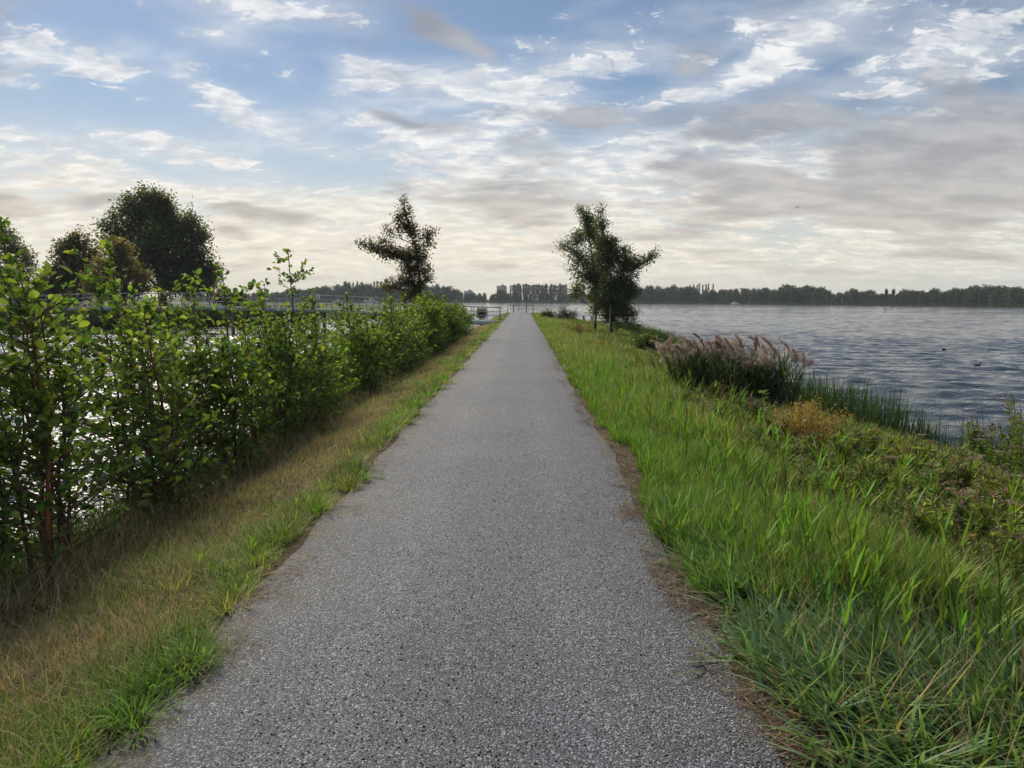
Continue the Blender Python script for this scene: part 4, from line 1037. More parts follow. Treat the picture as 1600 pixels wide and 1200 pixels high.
# broad-leaved shoots standing in the right verge
rng = np.random.default_rng(106); bag = Bag()
ns = 340
ys_ = ysample(rng, ns, 3.0, 16, 1.1); xs_ = xr_edge(ys_) + .45 + 2.0*rng.random(ns)
for xc, yc in zip(xs_, ys_):
    h = rng.uniform(.28, .62)*(.75 if xc < 1.9 else 1); az_ = rng.uniform(0, 6.28); ln = rng.uniform(0, .3); g = float(gz(xc, yc))
    st = np.array([[xc, yc, g], [xc+math.sin(az_)*ln*h*.4, yc+math.cos(az_)*ln*h*.4, g+h*.55], [xc+math.sin(az_)*ln*h, yc+math.cos(az_)*ln*h, g+h]])
    col_ = jitter(rng, [BRIGHT, (0.10, 0.18, 0.04), (0.16, 0.24, 0.035)][int(rng.integers(0, 3))], 1, .15, .06)[0]
    bag.add(*tube(st, [.004, .003, .002], 4, cap=False), np.tile(col_*.8, (12, 1)))
    n = int(rng.integers(5, 9)); t = rng.uniform(.25, 1, n)[:, None]; bp = st[0]*(1-t)**2 + 2*st[1]*t*(1-t) + st[2]*t*t
    a = az_ + np.arange(n)*math.pi + rng.normal(0, .5, n)
    bag.add(*blades(bp, a, rng.uniform(.12, .22, n), rng.uniform(.010, .017, n), rng.uniform(.15, .75, n), rng.uniform(.0, .6, n), jitter(rng, col_, n, .12, .05), 4))
tag(bag.obj('reed_shoots', M_GRASS), 'young broad-leaved reed shoots scattered through the right verge', 'shoots', kind='stuff')

# rough outer bank: mixed grass, weeds
rng = np.random.default_rng(107); N = 90000
y = ysample(rng, N, 3.5, 88, 1.25); xs1 = xs_right(y)
x = 2.7 + (xs1-2.9)*rng.random(N)**.95
g0 = fbm(x*.9+20, y*.8+60)
c = np.where((g0 > .47)[:, None], pick(rng, [GREEN, OLIVE, (0.06, 0.10, 0.03), BRIGHT], [3, 3, 3, 1.2], N), pick(rng, [OLIVE, STRAW, TAN, (0.22, 0.145, 0.11), (0.06, 0.09, 0.03)], [3, 2, 1.6, 2.2, 2.5], N))
V, P, C = blades(np.stack([x, y, gz(x, y)-.012], -1), rng.uniform(0, 6.28, N), rng.uniform(.14, .40, N), rng.uniform(.004, .009, N)*lod(y), rng.uniform(.02, .5, N), rng.uniform(.1, 1.1, N), jitter(rng, c, N, .25, .1), 3)
tag(mk('bank_grass', V, P, M_GRASS, col=C), 'rough mixed grass on the outer slope of the right bank', 'grass', kind='stuff')
rng = np.random.default_rng(108); n = 2900
y = ysample(rng, n, 4.3, 70, 1.05); x = 2.7 + (xs_right(y)-2.9)*rng.random(n)
k = 30; h = np.where(y < 8.6, rng.uniform(.18, .46, n), rng.uniform(.10, .32, n))*np.clip((x-2.2)/1.2, .5, 1)*(.65+.7*fbm(x*1.3+5, y*1.3+1)); t = rng.uniform(.15, 1.0, (n, k)); a = rng.uniform(0, 6.28, (n, k)); la = rng.uniform(0, 6.28, n); ll = rng.uniform(0, .25, n)
sp = np.stack([x[:, None] + np.sin(la)[:, None]*ll[:, None]*t*h[:, None], y[:, None] + np.cos(la)[:, None]*ll[:, None]*t*h[:, None], gz(x, y)[:, None] + t*h[:, None]], -1).reshape(-1, 3)
ax_ = np.stack([np.sin(a), np.cos(a), rng.uniform(.0, 1.6, (n, k))], -1).reshape(-1, 3); s = np.repeat(np.sqrt(lod(y)), k)
cc = np.repeat(pick(rng, [(0.11, 0.17, 0.05), (0.16, 0.225, 0.05), (0.21, 0.245, 0.055), (0.24, 0.175, 0.125), (0.095, 0.14, 0.06)], [4, 3, 2.4, 1.8, 3], n), k, axis=0)
V, P, C = leaves(sp + ax_*.01, ax_, np.tile([0, 0, 1.0], (n*k, 1)) + rng.normal(0, .4, (n*k, 3)), rng.uniform(.035, .085, n*k)*s, rng.uniform(.010, .022, n*k)*s, jitter(rng, cc, n*k, .2, .08), 'lance')
bag = Bag().add(V, P, C)
stc = np.repeat(pick(rng, [(0.14, 0.075, 0.05), (0.12, 0.14, 0.045)], [1, 1], n), 1, axis=0)
bag.add(*blades(np.stack([x, y, gz(x, y)-.01], -1), la, h*1.02, .006*np.sqrt(lod(y)), ll*.5, .3*ll, stc, 2))
tag(bag.obj('weeds', M_GRASS), 'dense leafy weeds covering the slope of the right bank', 'weeds', kind='stuff')

# green reeds along the right waterline
rng = np.random.default_rng(109); N = 17000
y = np.concatenate([rng.uniform(19, 60, N*2//3), rng.uniform(6, 10, N//12)]); N = len(y); x = xs_right(y) + rng.uniform(-1.1, .15, N)
dens = fbm(x*.3+9, y*.35+2) > .42; x, y = x[dens], y[dens]; N = len(x)
V, P, C = blades(np.stack([x, y, np.maximum(gz(x, y), -1.3)-.02], -1), rng.vonmises(-1.4, .8, N), rng.uniform(.5, 1.15, N), rng.uniform(.010, .018, N)*np.sqrt(lod(y)), rng.uniform(.02, .25, N), rng.uniform(.1, .9, N), jitter(rng, pick(rng, [(0.07, 0.12, 0.025), (0.11, 0.16, 0.03), (0.05, 0.085, 0.025)], [3, 3, 2], N), N, .2, .08), 3)
tag(mk('shore_reeds', V, P, M_REED, col=C), 'green reeds standing along the right waterline', 'reeds', kind='stuff')

# dead stalks and seed heads standing through both verges
rng = np.random.default_rng(120); N = 13000; y = ysample(rng, N, 2.2, 60, 1.35); lf = rng.random(N) < .6
x = np.where(lf, -1.5 - 1.3*rng.random(N)**.8, xr_edge(y) + .15 + 4.2*rng.random(N))
V, P, C = blades(np.stack([x, y, gz(x, y)-.01], -1), rng.uniform(0, 6.28, N), np.where(lf, rng.uniform(.10, .24, N), rng.uniform(.22, .55, N)), rng.uniform(.002, .004, N)*lod(y), rng.uniform(.05, .7, N), rng.uniform(.1, 1.0, N), jitter(rng, pick(rng, [STRAW, TAN, (0.30, 0.20, 0.15)], [3, 2, 2], N), N, .2, .08), 3)
tag(mk('dead_stalks', V, P, M_DRY, col=C), 'dry straw-coloured stalks standing through the grass on both sides', 'stalks', kind='stuff')
# dead straw and crumbs lying along both path edges
rng = np.random.default_rng(110); N = 20000
y = ysample(rng, N, 1.8, 40, 1.5); right = rng.random(N) < .72
x = np.where(right, xr_edge(y) - .20 + np.abs(rng.normal(0, .15, N)) - .05*rng.random(N), -1.26 - rng.normal(0, .13, N))
cl = fbm(x*2.2+2, y*2.2+50); ok = cl > .47; x, y = x[ok], y[ok]; N = len(x)
z = np.where(np.abs(x) < 1.2, .012 + .03*(1-(np.abs(x)/1.2)**2.2), gz(x, y)+.008)
V, P, C = blades(np.stack([x, y, z + .012*rng.random(N)], -1), rng.uniform(0, 6.28, N), rng.uniform(.03, .15, N), rng.uniform(.0015, .0035, N)*lod(y), rng.uniform(1.25, 1.62, N), rng.uniform(-.15, .3, N), jitter(rng, pick(rng, [(0.21, 0.155, 0.11), (0.12, 0.085, 0.062), (0.33, 0.265, 0.18), (0.06, 0.045, 0.036)], [3, 3, 1.6, 2.4], N), N, .25, .08), 2)
tag(mk('dead_straw', V, P, M_DRY, col=C), 'brown dead straw lying along the path edges', 'straw', kind='stuff')
# loose chippings spilled at the edges
m, b, out = material('loose_stone')
pbsdf(b, out, b.n('ShaderNodeAttribute', attribute_name='col').outputs['Color'], .75, .35)
M_STONE = m
rng = np.random.default_rng(111); N = 17000
y = ysample(rng, N, 1.7, 18, 1.7); sd = np.where(rng.random(N) < .5, -1, 1); x = sd*(1.05 + np.abs(rng.normal(0, .16, N)))
full = rng.random(N) < .45; x = np.where(full, rng.uniform(-1.15, 1.15, N), x)
z = np.where(np.abs(x) < 1.2, .004 + .03*(1-np.clip(np.abs(x)/1.2, 0, 1)**2.2), gz(x, y))
o8 = np.array([[1, 0, 0], [-1, 0, 0], [0, 1, 0], [0, -1, 0], [0, 0, 1], [0, 0, -1]], float)
sz = rng.uniform(.0028, .0068, (N, 1, 1))*rng.uniform(.6, 1.2, (N, 1, 3)); rot = rng.uniform(0, 6.28, N)
vv = o8[None]*sz; vv = vv + rng.normal(0, .0009, vv.shape)
vx = vv[..., 0]*np.cos(rot)[:, None] - vv[..., 1]*np.sin(rot)[:, None]; vy = vv[..., 0]*np.sin(rot)[:, None] + vv[..., 1]*np.cos(rot)[:, None]
V = np.stack([vx + x[:, None], vy + y[:, None], vv[..., 2]*.7 + z[:, None] + .004], -1).reshape(-1, 3)
F8 = np.array([[0, 2, 4], [2, 1, 4], [1, 3, 4], [3, 0, 4], [2, 0, 5], [1, 2, 5], [3, 1, 5], [0, 3, 5]])
P = [(np.arange(N)[:, None, None]*6 + F8[None]).reshape(-1, 3)]
C = np.repeat(pick(rng, [(0.10, 0.105, 0.11), (0.25, 0.255, 0.26), (0.45, 0.445, 0.43), (0.05, 0.05, 0.055)], [3, 4, 2, 2], N), 6, axis=0)
tag(mk('loose_gravel', V, P, M_STONE, col=C), 'loose grey chippings scattered over the path and its edges', 'gravel', kind='stuff')
# ------------------------------------------------------------------ plants one can tell apart on the right bank
def blob_head(rng, n, rx, rz, col, leaf=.012):
    d = rnd_dirs(rng, n, -.1); p = d*np.array([rx, rx, rz])*rng.uniform(.65, 1.05, n)[:, None]
    return leaves(p, d + rng.normal(0, .4, (n, 3)), rnd_dirs(rng, n), leaf*rng.uniform(.7, 1.3, n), leaf*.7, jitter(rng, col, n, .25, .1))
# plume of common reed: fine filaments drooping to one side
plume_me = []
def plume_mesh(seed):
    r = np.random.default_rng(seed); n = 170
    t = r.random(n)**.8
    ax_pt = np.stack([-.13*t**2, r.normal(0, .012, n), .24*t], -1)
    V, P, C = blades(ax_pt, r.vonmises(-1.57, .8, n), r.uniform(.06, .14, n)*(1.15-.6*t), .008, r.uniform(.1, 1.2, n), r.uniform(.5, 1.7, n), jitter(r, (0.37, 0.295, 0.26), n, .25, .1), 3, jitter(r, (0.46, 0.38, 0.34), n, .2, .08))
    return V, P, C
def reed_clump(label, x, y, rad, n, hgt, seed, n_plume):
    r = np.random.default_rng(seed); g = float(gz(x, y))
    t = thing('reed_clump', label, 'reeds', (x, y, g), 'plumed reed clumps on the right bank'); org = (x, y, g)
    a = r.uniform(0, 6.28, n); rr = rad*np.sqrt(r.random(n)); bx = x + np.sin(a)*rr; bY = y + np.cos(a)*rr*.8; bz_ = gz(bx, bY)
    h = hgt*r.uniform(.72, 1.05, n); lean_a = np.where(r.random(n) < .65, r.vonmises(-1.4, 1.2, n), a); ln = r.uniform(.08, .45, n)*(.5+.8*rr/rad)
    st = Bag(); lf = Bag(); tips = []
    for i in range(n):
        p0 = np.array([bx[i], bY[i], bz_[i]-.03]); tip = p0 + np.array([math.sin(lean_a[i])*ln[i]*h[i], math.cos(lean_a[i])*ln[i]*h[i], h[i]*(1-.12*ln[i])])
        mid = (p0+tip)/2 + np.array([0, 0, .06*h[i]]) - np.array([math.sin(lean_a[i]), math.cos(lean_a[i]), 0])*ln[i]*h[i]*.18
        st.add(*tube([p0, mid, tip], [.006, .005, .003], 4, cap=False), np.array((0.09, 0.10, 0.04)))
        k = int(r.integers(7, 11)); u = r.uniform(.2, .95, k)[:, None]; bp = p0*(1-u)**2 + 2*mid*u*(1-u) + tip*u*u
        lf.add(*blades(bp, r.vonmises(lean_a[i], .6, k), r.uniform(.25, .48, k), r.uniform(.012, .022, k), r.uniform(.15, .7, k), r.uniform(.5, 1.6, k), jitter(r, (0.085, 0.125, 0.055), k, .25, .1), 4))
        tips.append(tip)
    st.obj('stems', M_REED, t, org); lf.obj('leaves', M_REED, t, org)['kind'] = 'stuff'
    order = np.argsort(-np.array([q[2] for q in tips]) + r.normal(0, .12, n))[:n_plume]
    for j, i in enumerate(order):
        kd = j % 5
        if len(plume_me) <= kd:
            V, P, C = plume_mesh(900+kd); o = mk('plume', V, P, M_PLUME, t, col=C); plume_me.append(o)
        else: o = dup(plume_me[kd], t)
        s_ = r.uniform(.65, 1.35)
        o.location = Vector(tips[i]) - Vector(org) - Vector((0, 0, .03)); o.rotation_euler = (r.normal(0, .35), r.uniform(-1.0, .45), r.normal(0, 1.1)); o.scale = (s_, s_, s_)
    return t
reed_clump('middle clump of reeds with pinkish plumes at the right waterside', 4.40, 13.6, .75, 160, 1.16, 31, 50)
reed_clump('left clump of reeds with pinkish plumes drooping towards the path', 3.75, 14.2, .60, 100, .98, 32, 48)
reed_clump('right clump of plumed reeds, ending beside the narrow dark cattail leaves', 4.90, 13.0, .42, 80, 1.06, 33, 24)

def cattail(label, x, y, rad, n, hgt, seed):
    r = np.random.default_rng(seed); g = max(float(gz(x, y)), -1.25)
    t = thing('cattail_clump', label, 'cattails', (x, y, g), 'cattail clumps at the right waterline')
    a = r.uniform(0, 6.28, n); rr = rad*np.sqrt(r.random(n)); bx = np.sin(a)*rr; bY = np.cos(a)*rr
    V, P, C = blades(np.stack([bx, bY, np.full(n, -.15)], -1), r.uniform(0, 6.28, n), hgt*r.uniform(.6, 1.05, n), r.uniform(.015, .023, n), r.uniform(0, .20, n), r.uniform(0, .45, n), jitter(r, (0.060, 0.105, 0.036), n, .22, .1), 4)
    # a few tips are kinked over
    V2, P2, C2 = blades(np.stack([bx[:12], bY[:12], np.full(12, -.1)], -1), r.uniform(0, 6.28, 12), hgt*r.uniform(.8, 1.1, 12), .012, r.uniform(.1, .3, 12), r.uniform(1.2, 2.2, 12), jitter(r, (0.06, 0.075, 0.03), 12, .2), 4)
    bag = Bag().add(V, P, C).add(V2, P2, C2)
    bag.obj('leaf_blades', M_REED, t)
for k, (x, y, rad, n, h, lab) in enumerate((
    (6.05, 14.6, .55, 330, 1.18, 'dense dark cattail clump just right of the plumed reeds'),
    (6.35, 13.6, .55, 380, 1.25, 'second dark cattail clump right of the plumed reeds'),
    (6.7, 12.8, .45, 280, 1.25, 'dark cattail clump with open gaps before the water, third from the reeds'),
    (7.05, 12.2, .36, 170, 1.10, 'small cattail clump, fourth from the plumed reeds'),
    (7.5, 12.0, .3, 80, 1.0, 'thin sparse cattail clump standing farthest right in the water'))):
    cattail(lab, x, y, rad, n, h, 300+k)

# hemp agrimony: reddish stems, paired leaves, flat pinkish flower heads
agr = []
def agrimony_proto(seed, n_st):
    r = np.random.default_rng(seed); st, fo, heads = Bag(), Bag(), []
    for s in range(n_st):
        a = r.uniform(0, 6.28); sp = r.uniform(.02, .22); h = r.uniform(.75, 1.0)
        p = np.array([[math.sin(a)*.04, math.cos(a)*.04, -.03], [math.sin(a)*sp*.6, math.cos(a)*sp*.6, h*.5], [math.sin(a)*sp*1.3, math.cos(a)*sp*1.3, h]])
        st.add(*tube(p, [.006, .005, .003], 5, cap=False), np.array((0.085, 0.035, 0.028)))
        k = 100; u = r.uniform(.10, .97, k)[:, None]; bp = p[0]*(1-u)**2 + 2*p[1]*u*(1-u) + p[2]*u*u
        b_ = r.uniform(0, 6.28, k); ax_ = np.stack([np.sin(b_), np.cos(b_), r.uniform(-.35, .6, k)], -1)
        cc = jitter(r, pick(r, [(0.09, 0.145, 0.04), (0.16, 0.215, 0.045), (0.22, 0.24, 0.045)], [4, 3, 1.6], k), k, .2, .08)
        fo.add(*leaves(bp, ax_, np.tile([0, 0, 1.0], (k, 1)) + r.normal(0, .35, (k, 3)), r.uniform(.07, .13, k)*(1.15-.5*u[:, 0]), r.uniform(.022, .038, k), cc, 'lance'))
        heads.append((p[2], r.uniform(.8, 1.25)))
        if r.random() < .6: heads.append((p[2] + np.array([r.uniform(-.09, .09), r.uniform(-.09, .09), -r.uniform(.03, .1)]), r.uniform(.6, .9)))
    return st, fo, heads
head_src = []
def agrimony(kind, label, x, y, h, pale=False):
    g = float(gz(x, y)); t = thing('hemp_agrimony', label, 'wildflower', (x, y, g), 'pink-headed wildflowers on the right bank')
    while len(agr) <= kind: agr.append(None)
    if agr[kind] is None:
        st, fo, heads = agrimony_proto(700+kind, 5+kind); agr[kind] = (st.obj('stems', M_GRASS, t), fo.obj('foliage', M_GRASS, t), heads)
    else:
        dup(agr[kind][0], t); dup(agr[kind][1], t)
    for j, (p, s_) in enumerate(agr[kind][2][:(5 if h > .6 else 4)]):
        kd = (j % 2) + (2 if (pale and j % 2 == 0) else 0)
        while len(head_src) <= kd: head_src.append(None)
        if head_src[kd] is None:
            r = np.random.default_rng(760+kd); bg = Bag()
            for q in range(7): 
                V, P, C = blob_head(r, 30, .020, .013, [(0.33, 0.215, 0.165), (0.27, 0.175, 0.14), (0.42, 0.37, 0.28)][min(kd, 2)], .012); bg.add(V + r.normal(0, .022, 3)*[1, 1, .35], P, C)
            o = head_src[kd] = bg.obj('flower_head', M_FLOWER, t)
        else: o = dup(head_src[kd], t)
        o.location = Vector(p); o.scale = (s_*.74/h,)*3; o.rotation_euler = (0, 0, j*1.3)
    t.scale = (h, h, h); t.rotation_euler = (0, 0, x*7+y)
    return t
AG = [(1500, 706, 7.6, 'flowering plant with brown-pink heads just before the water, left of the tall edge plant', 0), (1556, 692, 7.3, 'plant with the largest pink flower head below the water at right', 1), (1495, 742, 6.6, 'pink-headed plant in the middle of the right flower patch', 2), (1542, 764, 6.0, 'yellow-green flowering plant with dark red stems near the right edge', 0), (1592, 745, 6.4, 'pale-headed plant near the right photo edge above the dry heads', 1), (1455, 768, 6.6, 'flowering plant at the left end of the pink flower patch', 2), (1420, 735, 7.6, 'bright yellow-green leafy plant left of the pink flower patch', 0), (1585, 820, 5.1, 'plant with dusky pink head at the right photo edge, middle height', 2), (1606, 900, 4.2, 'lowest pink-headed plant, at the right photo edge above the flattened grass', 1), (1490, 855, 5.2, 'low flowering plant in the shade below the pink flower patch', 0), (1390, 790, 6.6, 'small flowering plant between the orange bush and the pink patch', 2), (1545, 822, 5.4, 'dark-stemmed plant below the yellow-green flowering one', 1), (1350, 740, 8.2, 'dull pink-headed plant right beside the orange feathery bush', 1), (1530, 715, 6.9, 'pink-headed plant between the largest flower head and the middle plant', 2), (1575, 780, 5.6, 'yellow-leaved flowering plant just inside the right edge', 0), (1465, 810, 5.7, 'dusky flowering plant below the left end of the pink patch', 1), (1620, 790, 5.4, 'flowering plant half cut by the right photo edge', 2), (1520, 800, 5.5, 'short pink-headed plant in front of the yellow-green one', 2), (1440, 700, 8.3, 'leafy flowering plant beside the last thin cattails', 1), (1530, 660, 8.2, 'tall pale flowering plant rising against the water', 0)]
for px, py, y, lab, kd in AG:
    p = at(px, py, y); g = float(gz(p.x, y)); agrimony(kd, lab, p.x, y, max(.5, (p.z-g)*1.10), pale=(kd != 0))
# tall plants at the right edge
def tall_weed(label, px, py, y, seed, n_st=7, col=(0.14, 0.19, 0.05), tip=(0.20, 0.12, 0.10)):
    r = np.random.default_rng(seed); p_ = at(px, py, y); g = float(gz(p_.x, y)); H = max(p_.z - g, r.uniform(.44, .58)); org = (p_.x, y, g)
    t = thing('willowherb', label, 'wildflower', org, 'tall weeds with reddish tips')
    st, fo = Bag(), Bag()
    for s in range(n_st):
        a = r.uniform(0, 6.28); sp = r.uniform(.02, .32)*H; h = H*(1 if s == 0 else r.uniform(.5, .97)); o0 = r.normal(0, .11, 2)
        q = np.array([[o0[0], o0[1], -.03], [o0[0]+math.sin(a)*sp*.4, o0[1]+math.cos(a)*sp*.4, h*.5], [o0[0]+math.sin(a)*sp, o0[1]+math.cos(a)*sp, h]]); st.add(*tube(q, [.007, .005, .002], 5, cap=False), np.array((0.10, 0.055, 0.035)))
        k = 85; u = r.uniform(.1, .92, k)[:, None]; bp = q[0]*(1-u)**2 + 2*q[1]*u*(1-u) + q[2]*u*u; b_ = r.uniform(0, 6.28, k)
        fo.add(*leaves(bp, np.stack([np.sin(b_), np.cos(b_), r.uniform(.0, 1.5, k)], -1), np.tile([0, 0, 1.0], (k, 1)) + r.normal(0, .5, (k, 3)), r.uniform(.05, .11, k), r.uniform(.011, .022, k), jitter(r, col, k, .25, .1), 'lance'))
        k = 46; pp = q[2] + np.stack([r.normal(0, .018, k), r.normal(0, .018, k), -r.uniform(-.03, .16, k)], -1)
        hd = Bag().add(*leaves(pp, rnd_dirs(r, k), rnd_dirs(r, k), .022, .012, jitter(r, tip, k, .25, .1)))
        hd.obj('seed_head', M_FLOWER, t)['kind'] = 'stuff'
    st.obj('stems', M_GRASS, t); fo.obj('foliage', M_GRASS, t)
tall_weed('tall weed with reddish tips rising before the water at the right edge', 1582, 632, 7.8, 41, 9)
tall_weed('second tall reddish-tipped weed cut by the right photo edge', 1622, 655, 7.2, 42, 8)
tall_weed('tall leafy weed before the plumed reeds, olive with dull tips', 1128, 605, 12.3, 43, 6, (0.12, 0.13, 0.045), (0.20, 0.15, 0.10))
tall_weed('dull tan-tipped weed at the foot of the plumed reeds', 1155, 650, 10.5, 44, 6, (0.11, 0.12, 0.05), (0.20, 0.14, 0.11))
tall_weed('tan-tipped weed left of the small sapling', 1168, 655, 10.0, 45, 5, (0.10, 0.12, 0.05), (0.20, 0.15, 0.12))

YG = (0.23, 0.285, 0.07); MG = (0.16, 0.23, 0.07)
for j_, (px, py, y, lab, cc, tp) in enumerate((
    (1450, 690, 7.4, 'leafy yellow-green weed beside the left end of the flower patch', YG, (0.24, 0.24, 0.08)),
    (1475, 725, 6.6, 'bushy green weed within the left part of the flower patch', MG, (0.27, 0.19, 0.15)),
    (1515, 700, 6.6, 'bushy yellow-green weed in the middle of the flower patch', YG, (0.30, 0.21, 0.17)),
    (1560, 730, 5.9, 'tall yellow-green weed under the largest flower head', YG, (0.30, 0.21, 0.17)),
    (1605, 700, 6.0, 'tall green weed at the right photo edge below the reddish-tipped weeds', MG, (0.24, 0.18, 0.13)),
    (1425, 775, 6.0, 'dull green weed below the yellow-green plant left of the patch', MG, (0.20, 0.18, 0.10)),
    (1520, 790, 5.2, 'leafy green weed in front of the flower patch', MG, (0.27, 0.19, 0.15)),
    (1590, 790, 4.8, 'leafy weed at the right photo edge in front of the flower patch', YG, (0.30, 0.21, 0.17)),
    (1330, 715, 8.0, 'green weed just right of the orange feathery bush', MG, (0.22, 0.18, 0.10)),
    (1390, 715, 8.0, 'leafy weed before the middle cattails', YG, (0.22, 0.20, 0.10)),
    (1120, 668, 10.0, 'tan-tipped weed in the grass left of the plumed reeds foot', MG, (0.30, 0.22, 0.17)),
    (1205, 700, 8.6, 'dull weed at the left foot of the orange feathery bush', MG, (0.28, 0.20, 0.17)),
    (1240, 735, 7.4, 'pinkish-tipped weed in front of the orange feathery bush', MG, (0.32, 0.23, 0.19)),
    (1300, 745, 7.2, 'pinkish-tipped weed in front and right of the orange bush', YG, (0.32, 0.22, 0.18)),
    (1180, 740, 7.6, 'dull tan-tipped weed at the edge of the green grass strip', MG, (0.30, 0.22, 0.17)),
    (1345, 790, 6.2, 'leafy weed in the grass left of the flower patch', YG, (0.28, 0.21, 0.13)),
    (1290, 800, 6.2, 'tan-tipped weed in the grass below the orange bush', MG, (0.30, 0.22, 0.17)),
    (1400, 840, 5.3, 'leafy weed nearest the flattened grass, left of the flower patch', MG, (0.28, 0.20, 0.16)),
    (1460, 850, 4.9, 'yellow-green weed nearest the flattened grass below the flower patch', YG, (0.30, 0.21, 0.17)),
    (1080, 645, 11.5, 'tan-tipped weed before the left clump of plumed reeds', MG, (0.30, 0.22, 0.17)),
    (1060, 600, 15.5, 'olive weed left of the plumed reeds', MG, (0.28, 0.21, 0.15)),
    (1615, 610, 8.4, 'tallest green weed against the water, cut by the right photo edge', MG, (0.22, 0.14, 0.12)))):
    tall_weed(lab, px, py, y, 600+j_, 11, cc, tp)
def feathery(label, px, py, y, wide, seed, c1, c2, name='feathery_bush', n_st=40):
    r = np.random.default_rng(seed); p_ = at(px, py, y); g = float(gz(p_.x, y)); H = p_.z-g; org = (p_.x, y, g)
    t = thing(name, label, 'bush', org)
    st, fo = Bag(), Bag()
    for s in range(n_st):
        a = r.uniform(0, 6.28); sp = wide*r.random()**.7; h = H*r.uniform(.62, 1.0)*(1-.22*(sp/wide)**2)
        q = np.array([[0, 0, -.03], [math.sin(a)*sp*.45, math.cos(a)*sp*.45, h*.55], [math.sin(a)*sp, math.cos(a)*sp, h]]); st.add(*tube(q, [.006, .004, .002], 4, cap=False), np.array((0.12, 0.07, 0.04)))
        k = 210; u = r.uniform(.25, 1.03, k)[:, None]; bp = q[0]*(1-u)**2 + 2*q[1]*u*(1-u) + q[2]*u*u + r.normal(0, .045, (k, 3))
        mixu = np.clip(u[:, 0]*r.uniform(.5, 1.3, k), 0, 1)[:, None]; cc = np.array(c1)*(1-mixu) + np.array(c2)*mixu
        fo.add(*leaves(bp, rnd_dirs(r, k) + [0, 0, .6], rnd_dirs(r, k), r.uniform(.025, .05, k), r.uniform(.007, .013, k), jitter(r, cc, k, .25, .12)))
    st.obj('stems', M_GRASS, t); fo.obj('foliage', M_GRASS, t)
feathery('feathery bush turning orange and olive before the cattails', 1272, 626, 8.4, .46, 51, (0.17, 0.14, 0.06), (0.37, 0.25, 0.10), n_st=48)
feathery('smaller reddish-olive feathery bush left of the orange one', 1222, 660, 8.7, .28, 52, (0.14, 0.10, 0.06), (0.27, 0.19, 0.08), n_st=26)
feathery('rusty brown bush in the grass before the two staked trees', 905, 506, 36, .8, 53, (0.10, 0.075, 0.03), (0.22, 0.13, 0.06), n_st=30)
feathery('tan bush at the foot of the right staked tree', 945, 528, 33, .9, 54, (0.11, 0.09, 0.04), (0.20, 0.145, 0.07), n_st=30)
feathery('bright yellow-green bush right of the staked trees', 985, 530, 30, .7, 55, (0.07, 0.10, 0.02), (0.19, 0.21, 0.03), n_st=30)
feathery('dull olive bush at the path edge before the staked trees', 925, 535, 27, .6, 56, (0.08, 0.085, 0.03), (0.15, 0.13, 0.05), n_st=24)
# dark rounded bush near the path end and low ones beside it
def low_bush(label, px, py, y, rx, ry, col, seed, leaf=.09):
    r = np.random.default_rng(seed); b0 = at(px, py+ry, y); g = float(gz(b0.x, y))
    wood, fol = crown_tree(r, [(b0.x, y, g-.1), (b0.x, y, g+.3), (b0.x+.05, y, g+.7)], .05, lobes_px(y, [(px, py+ry*.2, rx*.8, ry, 3, 0), (px-rx*.5, py+ry*.45, rx*.5, ry*.75, 1, 0), (px+rx*.5, py+ry*.45, rx*.5, ry*.75, 1, 0)]), 150, 13, leaf, .13, col, None, .1, .3, 5, .012, ragged=.5)
    t = thing('low_bush', label, 'bush', (b0.x, y, g)); wood.obj('branches', M_BARK, t, (b0.x, y, g)); fol.obj('foliage', M_TREE, t, (b0.x, y, g))
low_bush('dark purplish rounded bush at the waterside near the path end', 885, 488, 62, 23, 12, (0.045, 0.034, 0.030), 71)
low_bush('olive low bush left of the dark rounded bush near the path end', 856, 490, 64, 11, 7, (0.06, 0.075, 0.025), 72)
low_bush('dark twiggy bush standing before the footbridge ramp', 720, 489, 47, 12, 11, (0.09, 0.11, 0.05), 73)
low_bush('small bush behind the footbridge ramp near the path end', 752, 487, 58, 7, 8, (0.09, 0.11, 0.05), 74)
low_bush('bright green low bush at the waterline right of the staked trees', 1012, 533, 27, 20, 10, (0.075, 0.115, 0.022), 75)
# slender sapling before the cattails
p_ = at(1190, 612, 9.6); g = float(gz(p_.x, 9.6)); r = np.random.default_rng(81)
t = thing('sapling', 'slender pale-leaved sapling standing before the dark foot of the plumed reeds', 'sapling', (p_.x, 9.6, g))
H = p_.z - g; q = np.array([[0, 0, -.03], [.01, 0, H*.5], [.03, 0, H]])
mk('stem', *tube(q, [.008, .006, .003], 6), M_STEM, t)
k = 60; u = r.uniform(.3, 1.0, k)[:, None]; b_ = r.uniform(0, 6.28, k)
V, P, C = leaves(q[0]*(1-u)**2 + 2*q[1]*u*(1-u) + q[2]*u*u, np.stack([np.sin(b_), np.cos(b_), np.full(k, .5)], -1), np.tile([0, 0, 1.0], (k, 1)) + r.normal(0, .3, (k, 3)), r.uniform(.06, .10, k), r.uniform(.035, .05, k), jitter(r, (0.13, 0.18, 0.08), k, .15, .06), 'round')
mk('foliage', V, P, M_LEAF, t, col=C)

# weathered post between the cattails
p_ = at(1369, 706, 10.6); g = float(gz(p_.x, 10.6)); hh = p_.z - g
t = thing('wooden_post', 'short weathered pale post among the weeds by the cattails', 'post', (p_.x, 10.6, g))
mk('post', *tube([(0, 0, -.3), (0, 0, hh*.6), (.01, 0, hh)], [.075, .073, .070], 10), M_GREYWOOD, t)
mk('cap', *tube([(.01, 0, hh), (.01, 0, hh+.025)], [.078, .070], 10), M_STAKE, t)

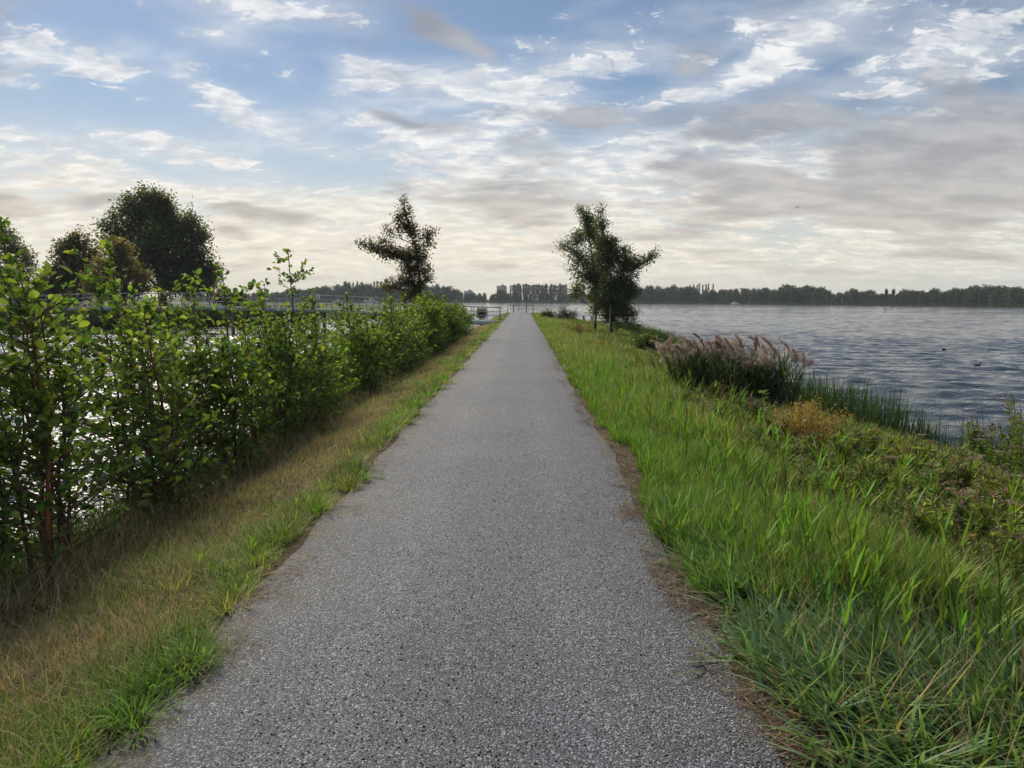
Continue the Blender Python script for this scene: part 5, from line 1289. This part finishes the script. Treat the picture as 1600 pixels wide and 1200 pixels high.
# ------------------------------------------------------------------ birds
def coot(label, px, py, rot):
    d = ray(px, py); s = (WATER_Z - CAM.z)/d.z; p = CAM + d*s
    t = thing('coot', label, 'bird', (p.x, p.y, WATER_Z), 'dark water birds on the lake'); t.rotation_euler = (0, 0, rot); t.scale = (.62, .62, .62)
    mk('body', *tube([(-.20, 0, .10), (-.17, 0, .09), (-.08, 0, .06), (.04, 0, .05), (.12, 0, .06), (.17, 0, .13), (.185, 0, .19), (.215, 0, .205), (.24, 0, .20)], [.008, .035, .075, .085, .06, .035, .032, .034, .012], 10), M_FEATHER, t, smooth=True)
    mk('bill', *tube([(.238, 0, .20), (.28, 0, .19)], [.011, .003], 6), M_BILL, t)
coot('dark coot swimming on the lake, the farther one', 1475, 547, math.pi)
coot('dark coot swimming on the lake, the nearer one', 1527, 572, 0)
def gull(label, px, py, y, tilt, rot):
    p = at(px, py, y); t = thing('gull', label, 'bird', tuple(p), 'gulls flying over the lake'); t.rotation_euler = (tilt, 0, rot)
    mk('body', *tube([(0, -.24, 0), (0, -.16, 0), (0, 0, 0), (0, .12, .01), (0, .18, .02), (0, .23, .015)], [.01, .04, .06, .045, .03, .006], 8), M_GULL, t, smooth=True)
    for s in (-1, 1):
        V = np.array([[.03*s, -.08, .02], [.03*s, .08, .03], [.28*s, .10, .12], [.55*s, .0, .08], [.26*s, -.06, .11], [.03*s, -.08, .035], [.03*s, .08, .045], [.28*s, .10, .135], [.55*s, 0, .09], [.26*s, -.06, .125]])
        mk('wing', V, [np.array([[0, 1, 2, 3, 4], [9, 8, 7, 6, 5]]), np.array([[k_, (k_+1) % 5, (k_+1) % 5+5, k_+5] for k_ in range(5)])], M_GULL, t)
gull('gull gliding high over the lake right of the staked trees', 1246, 324, 105, .3, -1.0)
gull('tiny far gull low in the sky right of the staked trees', 1348, 376, 220, .1, .4)
gull('tiny far gull at the right photo edge', 1590, 388, 200, .2, 1.2)

# ------------------------------------------------------------------ haze over the lake
m, b, out = material('lake_haze')
pv = b.n('ShaderNodeVolumePrincipled'); pv.inputs['Color'].default_value = (0.80, 0.90, 1.0, 1.0); pv.inputs['Density'].default_value = HAZE_D; pv.inputs['Anisotropy'].default_value = 0.0
m.node_tree.links.new(pv.outputs[0], out.inputs['Volume'])
V, P = box((0, 450, 15.5), (3600, 1500, 41))
tag(mk('haze', V, P, m), 'thin bluish haze lying over the lake and the far shore', 'haze', kind='stuff')
